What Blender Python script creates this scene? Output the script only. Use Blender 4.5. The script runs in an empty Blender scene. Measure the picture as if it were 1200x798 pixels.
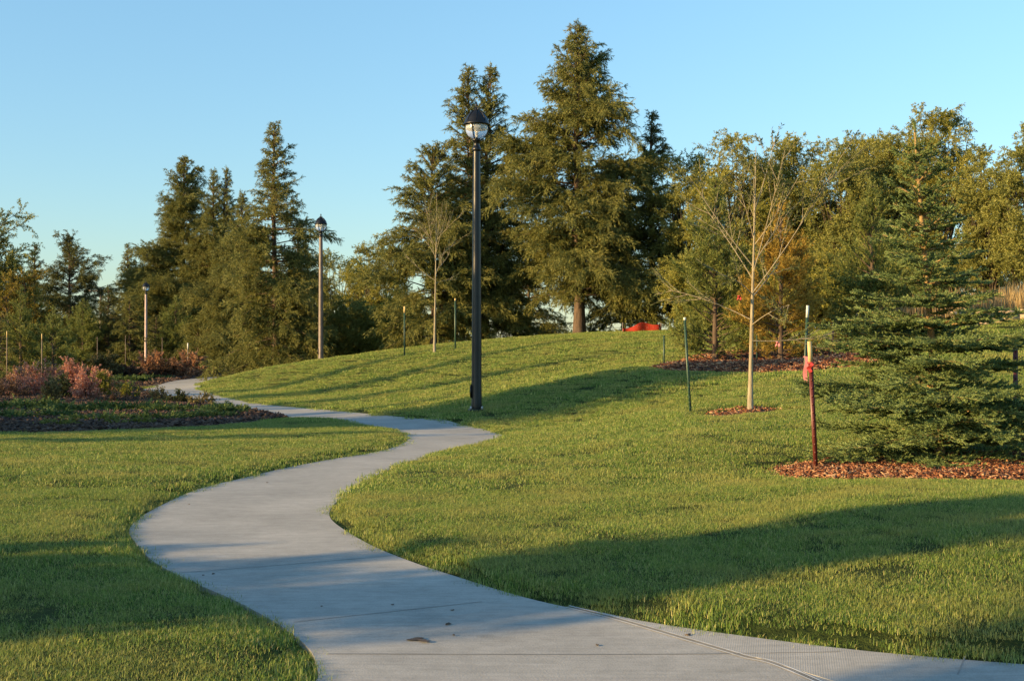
import bpy, math
import numpy as np
from mathutils import Vector, geometry
R = math.radians
S = bpy.context.scene
COL = S.collection

# ------------------------------------------------------------------ camera, world, sun, exposure
EYE, F, CX, HY = 1.6, 1500.0, 600.0, 402.0     # eye height, focal length in photo pixels, picture centre, horizon row
SUN_EL, SUN_AZ = 14.0, 25.0                     # light travels towards +x, SUN_AZ degrees towards +y
cam_d = bpy.data.cameras.new('camera'); cam = bpy.data.objects.new('camera', cam_d); COL.objects.link(cam)
cam.location = (0, 0, EYE); cam.rotation_euler = (R(90) + math.atan(3 / F), 0, 0)
cam_d.sensor_width = 36; cam_d.lens = 45.0; cam_d.clip_start = 0.05; cam_d.clip_end = 20000
S.camera = cam
W = bpy.data.worlds.new('World'); S.world = W; W.use_nodes = True
wn = W.node_tree; bg = wn.nodes['Background']
sky = wn.nodes.new('ShaderNodeTexSky'); sky.sky_type = 'NISHITA'; sky.sun_disc = False
sky.sun_elevation = R(SUN_EL)
ld = Vector((math.cos(R(SUN_AZ)) * math.cos(R(SUN_EL)), math.sin(R(SUN_AZ)) * math.cos(R(SUN_EL)), -math.sin(R(SUN_EL))))
ts = -ld
sky.sun_rotation = math.atan2(ts.x, ts.y)
sky.altitude = 0; sky.air_density = 1.0; sky.dust_density = 0.3; sky.ozone_density = 2.2
tint = wn.nodes.new('ShaderNodeMix'); tint.data_type = 'RGBA'; tint.blend_type = 'MULTIPLY'; tint.inputs[0].default_value = 1; tint.inputs[7].default_value = (1.0, 1.2, 1.2, 1)
tcw = wn.nodes.new('ShaderNodeTexCoord'); sx = wn.nodes.new('ShaderNodeSeparateXYZ'); wn.links.new(tcw.outputs['Generated'], sx.inputs[0])
mr = wn.nodes.new('ShaderNodeMapRange'); mr.inputs['From Min'].default_value = 0.0; mr.inputs['From Max'].default_value = 0.26; wn.links.new(sx.outputs['Z'], mr.inputs['Value'])
tg = wn.nodes.new('ShaderNodeMix'); tg.data_type = 'RGBA'; wn.links.new(mr.outputs[0], tg.inputs[0]); tg.inputs[6].default_value = (.70, .78, .84, 1); tg.inputs[7].default_value = (1.02, 1.2, 1.18, 1); wn.links.new(tg.outputs[2], tint.inputs[7])
wn.links.new(sky.outputs[0], tint.inputs[6]); wn.links.new(tint.outputs[2], bg.inputs[0]); bg.inputs[1].default_value = 0.112
sun_d = bpy.data.lights.new('sun', 'SUN'); sun_d.energy = 5.0; sun_d.angle = R(0.53); sun_d.color = (1.0, 0.67, 0.29)
sun = bpy.data.objects.new('sun', sun_d); COL.objects.link(sun)
sun.rotation_euler = ld.to_track_quat('-Z', 'Y').to_euler(); sun.location = (-30, -10, 20)
S.view_settings.view_transform = 'Standard'; S.view_settings.look = 'None'
S.view_settings.gamma = 1; S.view_settings.exposure = 0.95
S.view_settings.use_curve_mapping = False
S.cycles.max_bounces = 6; S.cycles.transparent_max_bounces = 8

# ------------------------------------------------------------------ object helpers
def tag(o, label=None, cat=None, group=None, kind=None):
    if label: o['label'] = label
    if cat: o['category'] = cat
    if group: o['group'] = group
    if kind: o['kind'] = kind
    return o
def empty(name, loc, rz=0.0):
    o = bpy.data.objects.new(name, None); COL.objects.link(o)
    o.location = loc; o.rotation_euler = (0, 0, rz); o.empty_display_size = 0.2
    return o
def mesh_np(name, V, faces_list, mats, parent=None, smooth=False, link=True):
    """faces_list: list of (array (n,k) of indices, material index)"""
    me = bpy.data.meshes.new(name)
    V = np.asarray(V, np.float32)
    me.vertices.add(len(V)); me.vertices.foreach_set('co', V.ravel())
    fl = [(np.asarray(f, np.int32), m) for f, m in faces_list if len(f)]
    nl = sum(f.size for f, m in fl); nf = sum(len(f) for f, m in fl)
    me.loops.add(nl); me.polygons.add(nf)
    me.loops.foreach_set('vertex_index', np.concatenate([f.ravel() for f, m in fl]))
    tot = np.concatenate([np.full(len(f), f.shape[1], np.int32) for f, m in fl])
    st = np.concatenate([[0], np.cumsum(tot)[:-1]]).astype(np.int32)
    me.polygons.foreach_set('loop_start', st); me.polygons.foreach_set('loop_total', tot)
    for m in (mats if isinstance(mats, (list, tuple)) else [mats]): me.materials.append(m)
    me.polygons.foreach_set('material_index', np.concatenate([np.full(len(f), m, np.int32) for f, m in fl]))
    if smooth: me.polygons.foreach_set('use_smooth', np.ones(nf, bool))
    me.update(calc_edges=True); me.validate()
    o = bpy.data.objects.new(name, me)
    if link: COL.objects.link(o)
    if parent: o.parent = parent
    return o
class MB:
    """collects simple solids into one mesh"""
    def __init__(s): s.V = []; s.F3 = []; s.F4 = []; s.n = 0; s.parts = []
    def add(s, V, F, m=0):
        V = np.asarray(V, float); F = np.asarray(F, int) + s.n
        s.V.append(V); s.parts.append((F, m)); s.n += len(V)
    def box(s, c, size, rz=0, m=0, tilt=0):
        x, y, z = [a / 2 for a in size]
        V = np.array([(i * x, j * y, k * z) for i in (-1, 1) for j in (-1, 1) for k in (-1, 1)])
        ct, st = math.cos(tilt), math.sin(tilt)
        V = np.stack([V[:, 0] * ct + V[:, 2] * st, V[:, 1], -V[:, 0] * st + V[:, 2] * ct], 1)
        cz, sz = math.cos(rz), math.sin(rz)
        V = np.stack([V[:, 0] * cz - V[:, 1] * sz, V[:, 0] * sz + V[:, 1] * cz, V[:, 2]], 1) + np.array(c)
        s.add(V, [(0, 1, 3, 2), (4, 6, 7, 5), (0, 4, 5, 1), (2, 3, 7, 6), (0, 2, 6, 4), (1, 5, 7, 3)], m)
    def tube(s, pts, rad, sides=8, m=0, squash=1.0):
        pts = np.asarray(pts, float); k = len(pts); rad = np.broadcast_to(np.asarray(rad, float), (k,))
        T = np.gradient(pts, axis=0); T /= np.linalg.norm(T, axis=1)[:, None] + 1e-12
        ref = np.array([0, 1.0, 0]) if abs(T[0][2]) > 0.7 else np.array([0, 0, 1.0])
        A = np.cross(T, ref); A /= np.linalg.norm(A, axis=1)[:, None] + 1e-12
        B = np.cross(T, A)
        a = np.arange(sides) * 2 * math.pi / sides
        V = pts[:, None] + rad[:, None, None] * (np.cos(a)[None, :, None] * A[:, None] + squash * np.sin(a)[None, :, None] * B[:, None])
        F = []
        for i in range(k - 1):
            for j in range(sides):
                j2 = (j + 1) % sides
                F.append((i * sides + j, i * sides + j2, (i + 1) * sides + j2, (i + 1) * sides + j))
        s.add(V.reshape(-1, 3), F, m)
        e = [np.arange(sides) + s.n - k * sides * 1]
        s.caps = getattr(s, 'caps', [])
        s.caps.append((s.n - k * sides, sides, m)); s.caps.append((s.n - sides, sides, m))
    def lathe(s, prof, sides=32, m=0, c=(0, 0, 0)):
        prof = np.asarray(prof, float); k = len(prof); a = np.arange(sides) * 2 * math.pi / sides
        V = np.stack([prof[:, 0:1] * np.cos(a), prof[:, 0:1] * np.sin(a), np.repeat(prof[:, 1:2], sides, 1)], 2).reshape(-1, 3) + np.array(c)
        F = [(i * sides + j, i * sides + (j + 1) % sides, (i + 1) * sides + (j + 1) % sides, (i + 1) * sides + j) for i in range(k - 1) for j in range(sides)]
        s.add(V, F, m)
    def build(s, name, mats, parent=None, smooth=False):
        caps = {}
        for st, n, m in getattr(s, 'caps', []): caps.setdefault((n, m), []).append(np.arange(n) + st)
        fl = s.parts + [(np.array(v), m) for (n, m), v in caps.items()]
        o = mesh_np(name, np.concatenate(s.V), fl, mats, parent, smooth)
        return o

# ------------------------------------------------------------------ materials
def mat(name):
    m = bpy.data.materials.new(name); m.use_nodes = True
    nt = m.node_tree; b = nt.nodes['Principled BSDF']
    return m, nt, b
def N(nt, t, **kw):
    n = nt.nodes.new(t)
    for k, v in kw.items(): setattr(n, k, v)
    return n
def ramp(nt, src, stops):
    r = nt.nodes.new('ShaderNodeValToRGB'); e = r.color_ramp.elements
    while len(e) < len(stops): e.new(0.5)
    for i, (p, c) in enumerate(stops):
        e[i].position = p; e[i].color = (*c, 1) if len(c) == 3 else c
    nt.links.new(src, r.inputs[0]); return r
def noise(nt, scale, detail=3, rough=0.55, coord='Object', stretch=None):
    tc = nt.nodes.new('ShaderNodeTexCoord'); n = nt.nodes.new('ShaderNodeTexNoise')
    n.inputs['Scale'].default_value = scale; n.inputs['Detail'].default_value = detail; n.inputs['Roughness'].default_value = rough
    if coord == 'World':
        g = nt.nodes.new('ShaderNodeNewGeometry'); src = g.outputs['Position']
    else: src = tc.outputs[coord]
    if stretch:
        mp = nt.nodes.new('ShaderNodeMapping'); mp.inputs['Scale'].default_value = stretch
        nt.links.new(src, mp.inputs[0]); src = mp.outputs[0]
    nt.links.new(src, n.inputs['Vector']); return n
def mixc(nt, fac, a, b, blend='MIX'):
    m = nt.nodes.new('ShaderNodeMix'); m.data_type = 'RGBA'; m.blend_type = blend
    for s_, v in ((m.inputs[0], fac), (m.inputs[6], a), (m.inputs[7], b)):
        if hasattr(v, 'is_output'): nt.links.new(v, s_)
        elif isinstance(v, tuple): s_.default_value = (*v, 1)
        else: s_.default_value = v
    return m.outputs[2]
def bump(nt, b, h, strength=0.4, dist=0.01):
    bp = nt.nodes.new('ShaderNodeBump'); bp.inputs['Strength'].default_value = strength; bp.inputs['Distance'].default_value = dist
    nt.links.new(h, bp.inputs['Height']); nt.links.new(bp.outputs[0], b.inputs['Normal'])
def foliage(name, cols, trans=0.25, rough=0.6, nscale=0.6, patch=None):
    """cols: dark..light leaf colours, varied leaf by leaf; patch: second colour in broad natural patches"""
    m, nt, b = mat(name)
    g = N(nt, 'ShaderNodeNewGeometry')
    k = len(cols); r = ramp(nt, g.outputs['Random Per Island'], [(i / (k - 1), c) for i, c in enumerate(cols)])
    c = r.outputs[0]
    if patch:
        n = noise(nt, nscale, 3, 0.6, 'World'); f = ramp(nt, n.outputs['Fac'], [(patch[1], (0, 0, 0)), (patch[2], (1, 1, 1))])
        c = mixc(nt, f.outputs[0], c, patch[0])
    nt.links.new(c, b.inputs['Base Color']); b.inputs['Roughness'].default_value = rough
    b.inputs['Specular IOR Level'].default_value = 0.3
    if trans > 0:
        t = N(nt, 'ShaderNodeBsdfTranslucent'); nt.links.new(c, t.inputs[0])
        ms = N(nt, 'ShaderNodeMixShader'); ms.inputs[0].default_value = trans
        nt.links.new(b.outputs[0], ms.inputs[1]); nt.links.new(t.outputs[0], ms.inputs[2])
        nt.links.new(ms.outputs[0], nt.nodes['Material Output'].inputs[0])
    return m
def plain(name, col, rough=0.6, metal=0.0, var=0.25, scale=8, spec=0.5, bmp=0.0):
    m, nt, b = mat(name)
    n = noise(nt, scale, 4)
    r = ramp(nt, n.outputs['Fac'], [(0.3, tuple(c * (1 - var) for c in col)), (0.7, tuple(min(1, c * (1 + var)) for c in col))])
    nt.links.new(r.outputs[0], b.inputs['Base Color'])
    b.inputs['Roughness'].default_value = rough; b.inputs['Metallic'].default_value = metal; b.inputs['Specular IOR Level'].default_value = spec
    if bmp: bump(nt, b, n.outputs['Fac'], bmp, 0.01)
    return m
def bark(name, c1, c2, scale=12):
    m, nt, b = mat(name)
    n = noise(nt, scale, 5, 0.65, 'Object', (1, 1, 0.25))
    r = ramp(nt, n.outputs['Fac'], [(0.3, c1), (0.7, c2)]); nt.links.new(r.outputs[0], b.inputs['Base Color'])
    b.inputs['Roughness'].default_value = 0.9; bump(nt, b, n.outputs['Fac'], 0.7, 0.03); return m

M = {}
M['spruce'] = foliage('spruce_needles', [(0.075, 0.095, 0.026), (0.19, 0.20, 0.05), (0.34, 0.32, 0.09)], 0.22, patch=((0.28, 0.21, 0.065), 0.6, 0.85), nscale=0.7)
M['spruce_dark'] = foliage('dark_spruce_needles', [(0.05, 0.065, 0.02), (0.125, 0.135, 0.04), (0.22, 0.215, 0.07)], 0.18)
M['spruce_near'] = foliage('blue_green_spruce_needles', [(0.08, 0.13, 0.045), (0.19, 0.265, 0.085), (0.34, 0.41, 0.15)], 0.15)
M['pine'] = foliage('pine_needles', [(0.08, 0.11, 0.024), (0.18, 0.215, 0.05), (0.32, 0.33, 0.09)], 0.25)
M['pine_gold'] = foliage('yellowing_pine_needles', [(0.22, 0.16, 0.025), (0.42, 0.29, 0.05), (0.6, 0.4, 0.09)], 0.3, patch=((0.14, 0.17, 0.035), 0.55, 0.75), nscale=0.9)
M['willow'] = foliage('willow_leaves', [(0.17, 0.18, 0.035), (0.31, 0.30, 0.055), (0.46, 0.41, 0.10)], 0.38, patch=((0.1, 0.11, 0.05), 0.55, 0.75))
M['willow_olive'] = foliage('olive_leaves', [(0.14, 0.16, 0.04), (0.26, 0.27, 0.065), (0.40, 0.38, 0.11)], 0.35)
M['yellow_leaf'] = foliage('yellowing_leaves', [(0.09, 0.1, 0.015), (0.2, 0.17, 0.025), (0.36, 0.25, 0.04)], 0.3)
M['sapling_leaf'] = foliage('sapling_leaves', [(0.06, 0.08, 0.02), (0.12, 0.14, 0.04), (0.2, 0.2, 0.06)], 0.3)
M['red_leaf'] = foliage('reddish_leaves', [(0.30, 0.10, 0.07), (0.55, 0.25, 0.18), (0.7, 0.42, 0.30)], 0.25)
M['rust_leaf'] = foliage('rusty_leaves', [(0.24, 0.11, 0.06), (0.45, 0.24, 0.13), (0.58, 0.36, 0.2)], 0.25)
M['brown_leaf'] = foliage('brown_leaves', [(0.05, 0.03, 0.018), (0.12, 0.07, 0.04), (0.2, 0.12, 0.07)], 0.2)
M['lime_leaf'] = foliage('lime_leaves', [(0.08, 0.11, 0.015), (0.2, 0.2, 0.025), (0.34, 0.3, 0.05)], 0.3)
M['tan_leaf'] = foliage('tan_green_leaves', [(0.08, 0.08, 0.03), (0.2, 0.17, 0.06), (0.34, 0.27, 0.11)], 0.25)
M['dark_leaf'] = foliage('dark_green_leaves', [(0.015, 0.03, 0.012), (0.04, 0.06, 0.02), (0.08, 0.1, 0.03)], 0.2)
M['juniper'] = foliage('juniper_needles', [(0.035, 0.075, 0.02), (0.085, 0.14, 0.035), (0.16, 0.21, 0.055)], 0.15)
M['juniper_gold'] = foliage('golden_juniper_needles', [(0.07, 0.09, 0.015), (0.16, 0.17, 0.03), (0.28, 0.26, 0.05)], 0.2)
M['bark'] = bark('spruce_bark', (0.05, 0.033, 0.023), (0.16, 0.11, 0.075))
M['bark_dark'] = bark('dark_bark', (0.035, 0.025, 0.018), (0.11, 0.08, 0.055))
M['bark_pale'] = bark('pale_sapling_bark', (0.22, 0.18, 0.115), (0.42, 0.36, 0.24), 20)
M['bark_tan'] = bark('tan_young_bark', (0.24, 0.15, 0.06), (0.42, 0.28, 0.12), 20)
M['black_paint'] = plain('black_enamel', (0.006, 0.006, 0.006), 0.36, 0, 0.3, 6, 0.5)
M['steel'] = plain('grey_bolt_steel', (0.45, 0.45, 0.43), 0.5, 0.5)
M['green_paint'] = plain('green_post_paint', (0.03, 0.075, 0.05), 0.5)
M['white_paint'] = plain('white_post_paint', (0.75, 0.74, 0.68), 0.5, 0, 0.1)
M['red_paint'] = plain('red_brown_post_paint', (0.11, 0.022, 0.016), 0.45)
M['wood_pale'] = plain('pale_wood', (0.62, 0.46, 0.2), 0.7)
M['pink'] = plain('pink_flagging_tape', (0.6, 0.2, 0.21), 0.5, 0, 0.1)
M['red_tape'] = plain('red_flagging_tape', (0.42, 0.04, 0.035), 0.5, 0, 0.1)
M['orange'] = plain('orange_plastic_mesh', (0.45, 0.04, 0.015), 0.6, 0, 0.1)
M['pole_grey'] = plain('weathered_pole_wood', (0.2, 0.16, 0.13), 0.9)
M['wire'] = plain('galvanised_wire', (0.3, 0.3, 0.3), 0.4, 0.7)
def concrete(name, ribbed=False):
    m, nt, b = mat(name)
    n1 = noise(nt, 0.8, 5, 0.6, 'World'); n2 = noise(nt, 9, 6, 0.7, 'World', (1, 1.0, 1)); n3 = noise(nt, 90, 3, 0.6, 'World')
    n4 = noise(nt, 5, 5, 0.7, 'World', (0.5, 5.0, 1))
    r1 = ramp(nt, n1.outputs['Fac'], [(0.3, (0.38, 0.37, 0.34)), (0.7, (0.54, 0.52, 0.475))])
    r2 = ramp(nt, n2.outputs['Fac'], [(0.25, (0.78, 0.78, 0.77)), (0.7, (1, 1, 1))])
    r3 = ramp(nt, n3.outputs['Fac'], [(0.35, (0.88, 0.88, 0.87)), (0.6, (1, 1, 1))])
    r4 = ramp(nt, n4.outputs['Fac'], [(0.3, (0.8, 0.8, 0.8)), (0.62, (1, 1, 1))])
    c = mixc(nt, 1.0, r1.outputs[0], r2.outputs[0], 'MULTIPLY'); c = mixc(nt, 1.0, c, r3.outputs[0], 'MULTIPLY'); c = mixc(nt, 1.0, c, r4.outputs[0], 'MULTIPLY')
    # old drips and spots
    v = noise(nt, 2.3, 2, 0.5, 'World'); rv = ramp(nt, v.outputs['Fac'], [(0.70, (0, 0, 0)), (0.78, (1, 1, 1))])
    c = mixc(nt, rv.outputs[0], c, mixc(nt, 1.0, c, (0.8, 0.79, 0.77), 'MULTIPLY'))
    nt.links.new(c, b.inputs['Base Color']); b.inputs['Roughness'].default_value = 0.85
    add = N(nt, 'ShaderNodeMath', operation='ADD'); nt.links.new(n3.outputs['Fac'], add.inputs[0])
    if ribbed:
        w = N(nt, 'ShaderNodeTexWave'); 
        g = N(nt, 'ShaderNodeNewGeometry'); mp = N(nt, 'ShaderNodeMapping'); mp.inputs['Rotation'].default_value = (0, 0, R(12)); w.inputs['Scale'].default_value = 27; w.inputs['Distortion'].default_value = 1.5; w.inputs['Detail'].default_value = 3
        nt.links.new(g.outputs['Position'], mp.inputs[0]); nt.links.new(mp.outputs[0], w.inputs['Vector']); nt.links.new(w.outputs['Fac'], add.inputs[1])
    else: nt.links.new(n4.outputs['Fac'], add.inputs[1])
    bump(nt, b, add.outputs[0], 0.2 if ribbed else .35, 0.002 if ribbed else .006)
    return m
M['concrete'] = concrete('broomed_concrete'); M['concrete_ribbed'] = concrete('ribbed_concrete', True)
M['joint'] = plain('joint_filler', (0.24, 0.23, 0.21), 0.9)
M['joint_light'] = plain('tooled_joint_edge', (0.56, 0.545, 0.51), 0.8)
m, nt, b = mat('lawn_soil'); M['lawn'] = m
n = noise(nt, 0.35, 4, 0.6, 'World'); n2 = noise(nt, 14, 4, 0.7, 'World')
r = ramp(nt, n.outputs['Fac'], [(0.35, (0.035, 0.055, 0.012)), (0.65, (0.06, 0.075, 0.02))]); r2 = ramp(nt, n2.outputs['Fac'], [(0.35, (0.6, 0.6, 0.6)), (0.7, (1.1, 1.1, 1.1))])
nt.links.new(mixc(nt, 1.0, r.outputs[0], r2.outputs[0], 'MULTIPLY'), b.inputs['Base Color']); b.inputs['Roughness'].default_value = 1; b.inputs['Specular IOR Level'].default_value = 0.1
bump(nt, b, n2.outputs['Fac'], 0.8, 0.05)
m, nt, b = mat('bark_mulch'); M['mulch'] = m
n = noise(nt, 25, 6, 0.75, 'World', (1, 1, 1))
r = ramp(nt, n.outputs['Fac'], [(0.3, (0.035, 0.02, 0.013)), (0.55, (0.13, 0.065, 0.035)), (0.75, (0.24, 0.13, 0.07))]); nt.links.new(r.outputs[0], b.inputs['Base Color'])
b.inputs['Roughness'].default_value = 0.95; bump(nt, b, n.outputs['Fac'], 1.0, 0.05)
M['chip'] = foliage('bark_chips', [(0.04, 0.018, 0.011), (0.13, 0.045, 0.022), (0.24, 0.09, 0.04), (0.34, 0.15, 0.07), (0.55, 0.36, 0.2)], 0, 0.85)
M['chip_dark'] = foliage('dark_bark_chips', [(0.025, 0.016, 0.012), (0.06, 0.035, 0.025), (0.10, 0.062, 0.043), (0.17, 0.11, 0.075)], 0, 0.85)
M['grass'] = foliage('lawn_grass_blades', [(0.05, 0.11, 0.016), (0.13, 0.235, 0.034), (0.24, 0.34, 0.06), (0.33, 0.40, 0.09), (0.58, 0.50, 0.21)], 0.3, 0.55, nscale=1.1, patch=((0.37, 0.36, 0.10), 0.46, 0.74))
M['dry_grass'] = foliage('dry_grass_blades', [(0.25, 0.17, 0.07), (0.42, 0.3, 0.13), (0.55, 0.42, 0.22)], 0.3, 0.7)
M['stone'] = plain('tan_wall_block', (0.5, 0.37, 0.25), 0.9, 0, 0.15, 6, 0.3, 0.5)
M['stone_cap'] = plain('wall_cap_block', (0.42, 0.31, 0.21), 0.9, 0, 0.12, 6, 0.3, 0.3)

# ------------------------------------------------------------------ terrain
def iw(px, py, d): return ((px - CX) / F * d, d, EYE - (py - HY) / F * d)
def pz(px, py, z):                       # picture point at known ground height -> world
    d = F * (EYE - z) / (py - HY); return ((px - CX) / F * d, d, z)
def path_z(py): return float(np.interp(py, [438, 447, 460, 485, 513, 560, 610, 700, 800], [-.40, -.40, -.36, -.22, -.05, .0, .03, .02, 0]))
LEFT = [(374, 798), (365, 770), (338, 745), (302, 723), (267, 705), (217, 682), (177, 660), (156, 637), (152, 624), (163, 610), (190, 595), (231, 578), (285, 563), (338, 550), (397, 539), (446, 530), (473, 521), (477, 515), (464, 507), (437, 501), (392, 494), (347, 488), (300, 481), (255, 474), (215, 468), (183, 462), (168, 457), (172, 452), (205, 446.5), (245, 442.5)]
RIGHT = [(1200, 785), (1025, 770), (900, 755), (775, 737), (665, 717), (600, 701), (540, 682), (486, 664), (437, 644), (401, 623), (387, 610), (388, 599), (401, 586), (428, 566), (464, 550), (509, 536), (554, 525), (588, 515), (590, 512), (572, 506), (536, 498), (491, 492), (419, 485), (365, 480), (320, 476), (276, 469), (246, 461), (236, 456), (236, 452), (248, 448), (262, 445.5)]
LW = np.array([pz(x, y, path_z(y)) for x, y in LEFT]); RW = np.array([pz(x, y, path_z(y)) for x, y in RIGHT])
ctrl = []
ctrl += [tuple(p) for p in LW[::2]] + [tuple(p) for p in RW] + [tuple(RW[-1]), tuple(LW[-1])]
ctrl += [pz(0, 798, 0), pz(0, 700, .02), pz(0, 600, .04), pz(-200, 700, .05), pz(60, 640, .06), pz(0, 512, -.05), pz(-200, 520, 0), pz(150, 560, .05), pz(330, 495, -.24), pz(150, 505, -.15), pz(250, 520, -.05), pz(100, 480, -.3), pz(0, 470, -.3), pz(60, 450, -.4), pz(0, 440, -.4), pz(-200, 450, -.3)]
ctrl += [pz(1200, 700, .1), pz(1200, 620, .2), pz(1000, 700, .07), pz(800, 660, .06), pz(700, 600, .05), pz(600, 560, .05), pz(500, 610, .05), pz(1000, 580, .16)]
ctrl += [iw(1100, 555, 14), iw(1250, 550, 14.5), iw(956, 555, 14.4), iw(800, 520, 17.5), iw(640, 508, 23.5), iw(700, 500, 23.5), iw(850, 450, 28), iw(879, 484, 22), iw(808, 488, 22.5), iw(1180, 440, 26),
         iw(600, 470, 31), iw(558, 486, 28.5), iw(700, 440, 37), iw(500, 445, 43), iw(430, 460, 43), iw(330, 455, 50), iw(400, 440, 50), iw(900, 428, 34), iw(780, 430, 34), iw(1000, 420, 35.5),
         iw(376, 425, 59.8), iw(300, 436, 58), iw(480, 411, 55), iw(560, 403, 54), iw(640, 397, 52), iw(700, 394, 51), iw(780, 393, 49), iw(900, 390, 49), iw(1000, 388, 48), iw(1180, 394, 33), iw(1100, 397, 33.5), iw(1180, 366, 36.5), iw(1250, 392, 33), iw(1250, 360, 37)]
ctrl += [(-28.3, 99, -.4), (-25, 115, -.4), (-16, 112, -.4), (-40, 80, -.4), (-15, 85, -.35), (-8, 70, .1), (-3, 68, .75), (3, 68, 1.4), (12, 68, 1.5), (25, 65, 1.9), (40, 60, 2.6), (0, 95, .6), (15, 100, .8), (-20, 110, -.4), (40, 100, 1.5), (60, 60, 2.6), (-60, 60, -.2), (-60, 100, -.4), (20, 25, 1.2), (20, 12, .5), (-20, 10, .15), (-35, 30, 0), (0, -5, 0), (12, -5, .1), (-12, -5, .1), (6, 3, .0), (-6, 3, .02), (30, 40, 2.6)]
ctrl = np.array(ctrl)
def _phi(r2): return np.where(r2 > 1e-9, 0.5 * r2 * np.log(np.maximum(r2, 1e-9)), 0)
def warp(xy): 
    xy = np.asarray(xy, float); d = np.maximum(xy[..., 1] + 12, 2.0)        # thin-plate in a space where near and far count alike
    return np.stack([xy[..., 0] / d * 12, np.log(d) * 12], -1)
C_ = warp(ctrl[:, :2]); n_ = len(C_)
A_ = _phi(((C_[:, None] - C_[None]) ** 2).sum(-1)) + np.eye(n_) * 0.01
P_ = np.hstack([np.ones((n_, 1)), C_]); K_ = np.block([[A_, P_], [P_.T, np.zeros((3, 3))]])
sol = np.linalg.solve(K_, np.concatenate([ctrl[:, 2], np.zeros(3)])); w_, a_ = sol[:n_], sol[n_:]
def vnoise(x, y, s, seed=0):
    v = np.zeros_like(x)
    rg = np.random.default_rng(seed)
    for i in range(7):
        a = rg.uniform(0, 2 * math.pi); k = rg.uniform(.6, 1.7) / s * 2 * math.pi
        v += np.sin(k * (x * math.cos(a) + y * math.sin(a)) + rg.uniform(0, 7))
    return v / 7
def T(x, y):
    x = np.atleast_1d(np.asarray(x, float)); y = np.atleast_1d(np.asarray(y, float)); sh = x.shape
    x = x.ravel(); y = y.ravel(); out = np.empty(len(x))
    for i in range(0, len(x), 20000):
        X = warp(np.stack([x[i:i + 20000], y[i:i + 20000]], 1))
        out[i:i + 20000] = _phi(((X[:, None] - C_[None]) ** 2).sum(-1)) @ w_ + a_[0] + X @ a_[1:]
    base = np.where(x > 0, np.clip(x * .04, 0, 1.2), -0.3) * np.clip(1 - (np.hypot(x, y) - 100) / 300, 0, 1) - np.clip((np.hypot(x, y) - 150) / 400, 0, 1) * 3
    f = np.maximum(np.clip((np.abs(x) - 35) / 25, 0, 1), np.maximum(np.clip((y - 90) / 40, 0, 1), np.clip((-3 - y) / 8, 0, 1)))
    f = f * f * (3 - 2 * f)
    out = np.clip(out, -1.2, 3.2) * (1 - f) + base * f
    return out.reshape(sh)
def rough(x, y):  # small unevenness of the mown ground
    return 0.022 * vnoise(x, y, 2.4, 1) + 0.012 * vnoise(x, y, 0.9, 2)
def in_poly(x, y, poly):
    c = np.zeros(x.shape, bool); n = len(poly)
    for i in range(n):
        x1, y1 = poly[i][:2]; x2, y2 = poly[(i + 1) % n][:2]
        if y1 == y2: continue
        m = (y1 > y) != (y2 > y)
        c ^= m & (x < (x2 - x1) * (y - y1) / (y2 - y1) + x1)
    return c
def edge_dist(x, y, poly):
    d = np.full(x.shape, 1e9); n = len(poly)
    for i in range(n):
        a = np.array(poly[i][:2]); b = np.array(poly[(i + 1) % n][:2]); ab = b - a; L = ab @ ab + 1e-12
        t = np.clip(((x - a[0]) * ab[0] + (y - a[1]) * ab[1]) / L, 0, 1)
        d = np.minimum(d, np.hypot(x - a[0] - t * ab[0], y - a[1] - t * ab[1]))
    return d
def spline(P, k=6):
    P = np.asarray(P, float); Q = np.vstack([2 * P[0] - P[1], P, 2 * P[-1] - P[-2]]); out = []
    for i in range(1, len(Q) - 2):
        p0, p1, p2, p3 = Q[i - 1:i + 3]
        for t in np.arange(k) / k:
            out.append(0.5 * ((2 * p1) + (p2 - p0) * t + (2 * p0 - 5 * p1 + 4 * p2 - p3) * t * t + (3 * p1 - p0 - 3 * p2 + p3) * t ** 3))
    out.append(P[-1]); return np.array(out)
def img2w(px, py):                       # picture point -> where its ray meets the ground
    d = np.concatenate([np.arange(5, 30, .05), np.arange(30, 120, .2)])
    x = (px - CX) / F * d; z = EYE - (py - HY) / F * d
    h = T(x, d); k = np.argmax(z < h)
    if not (z < h).any(): k = len(d) - 1
    return (x[k], d[k], h[k])

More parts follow.
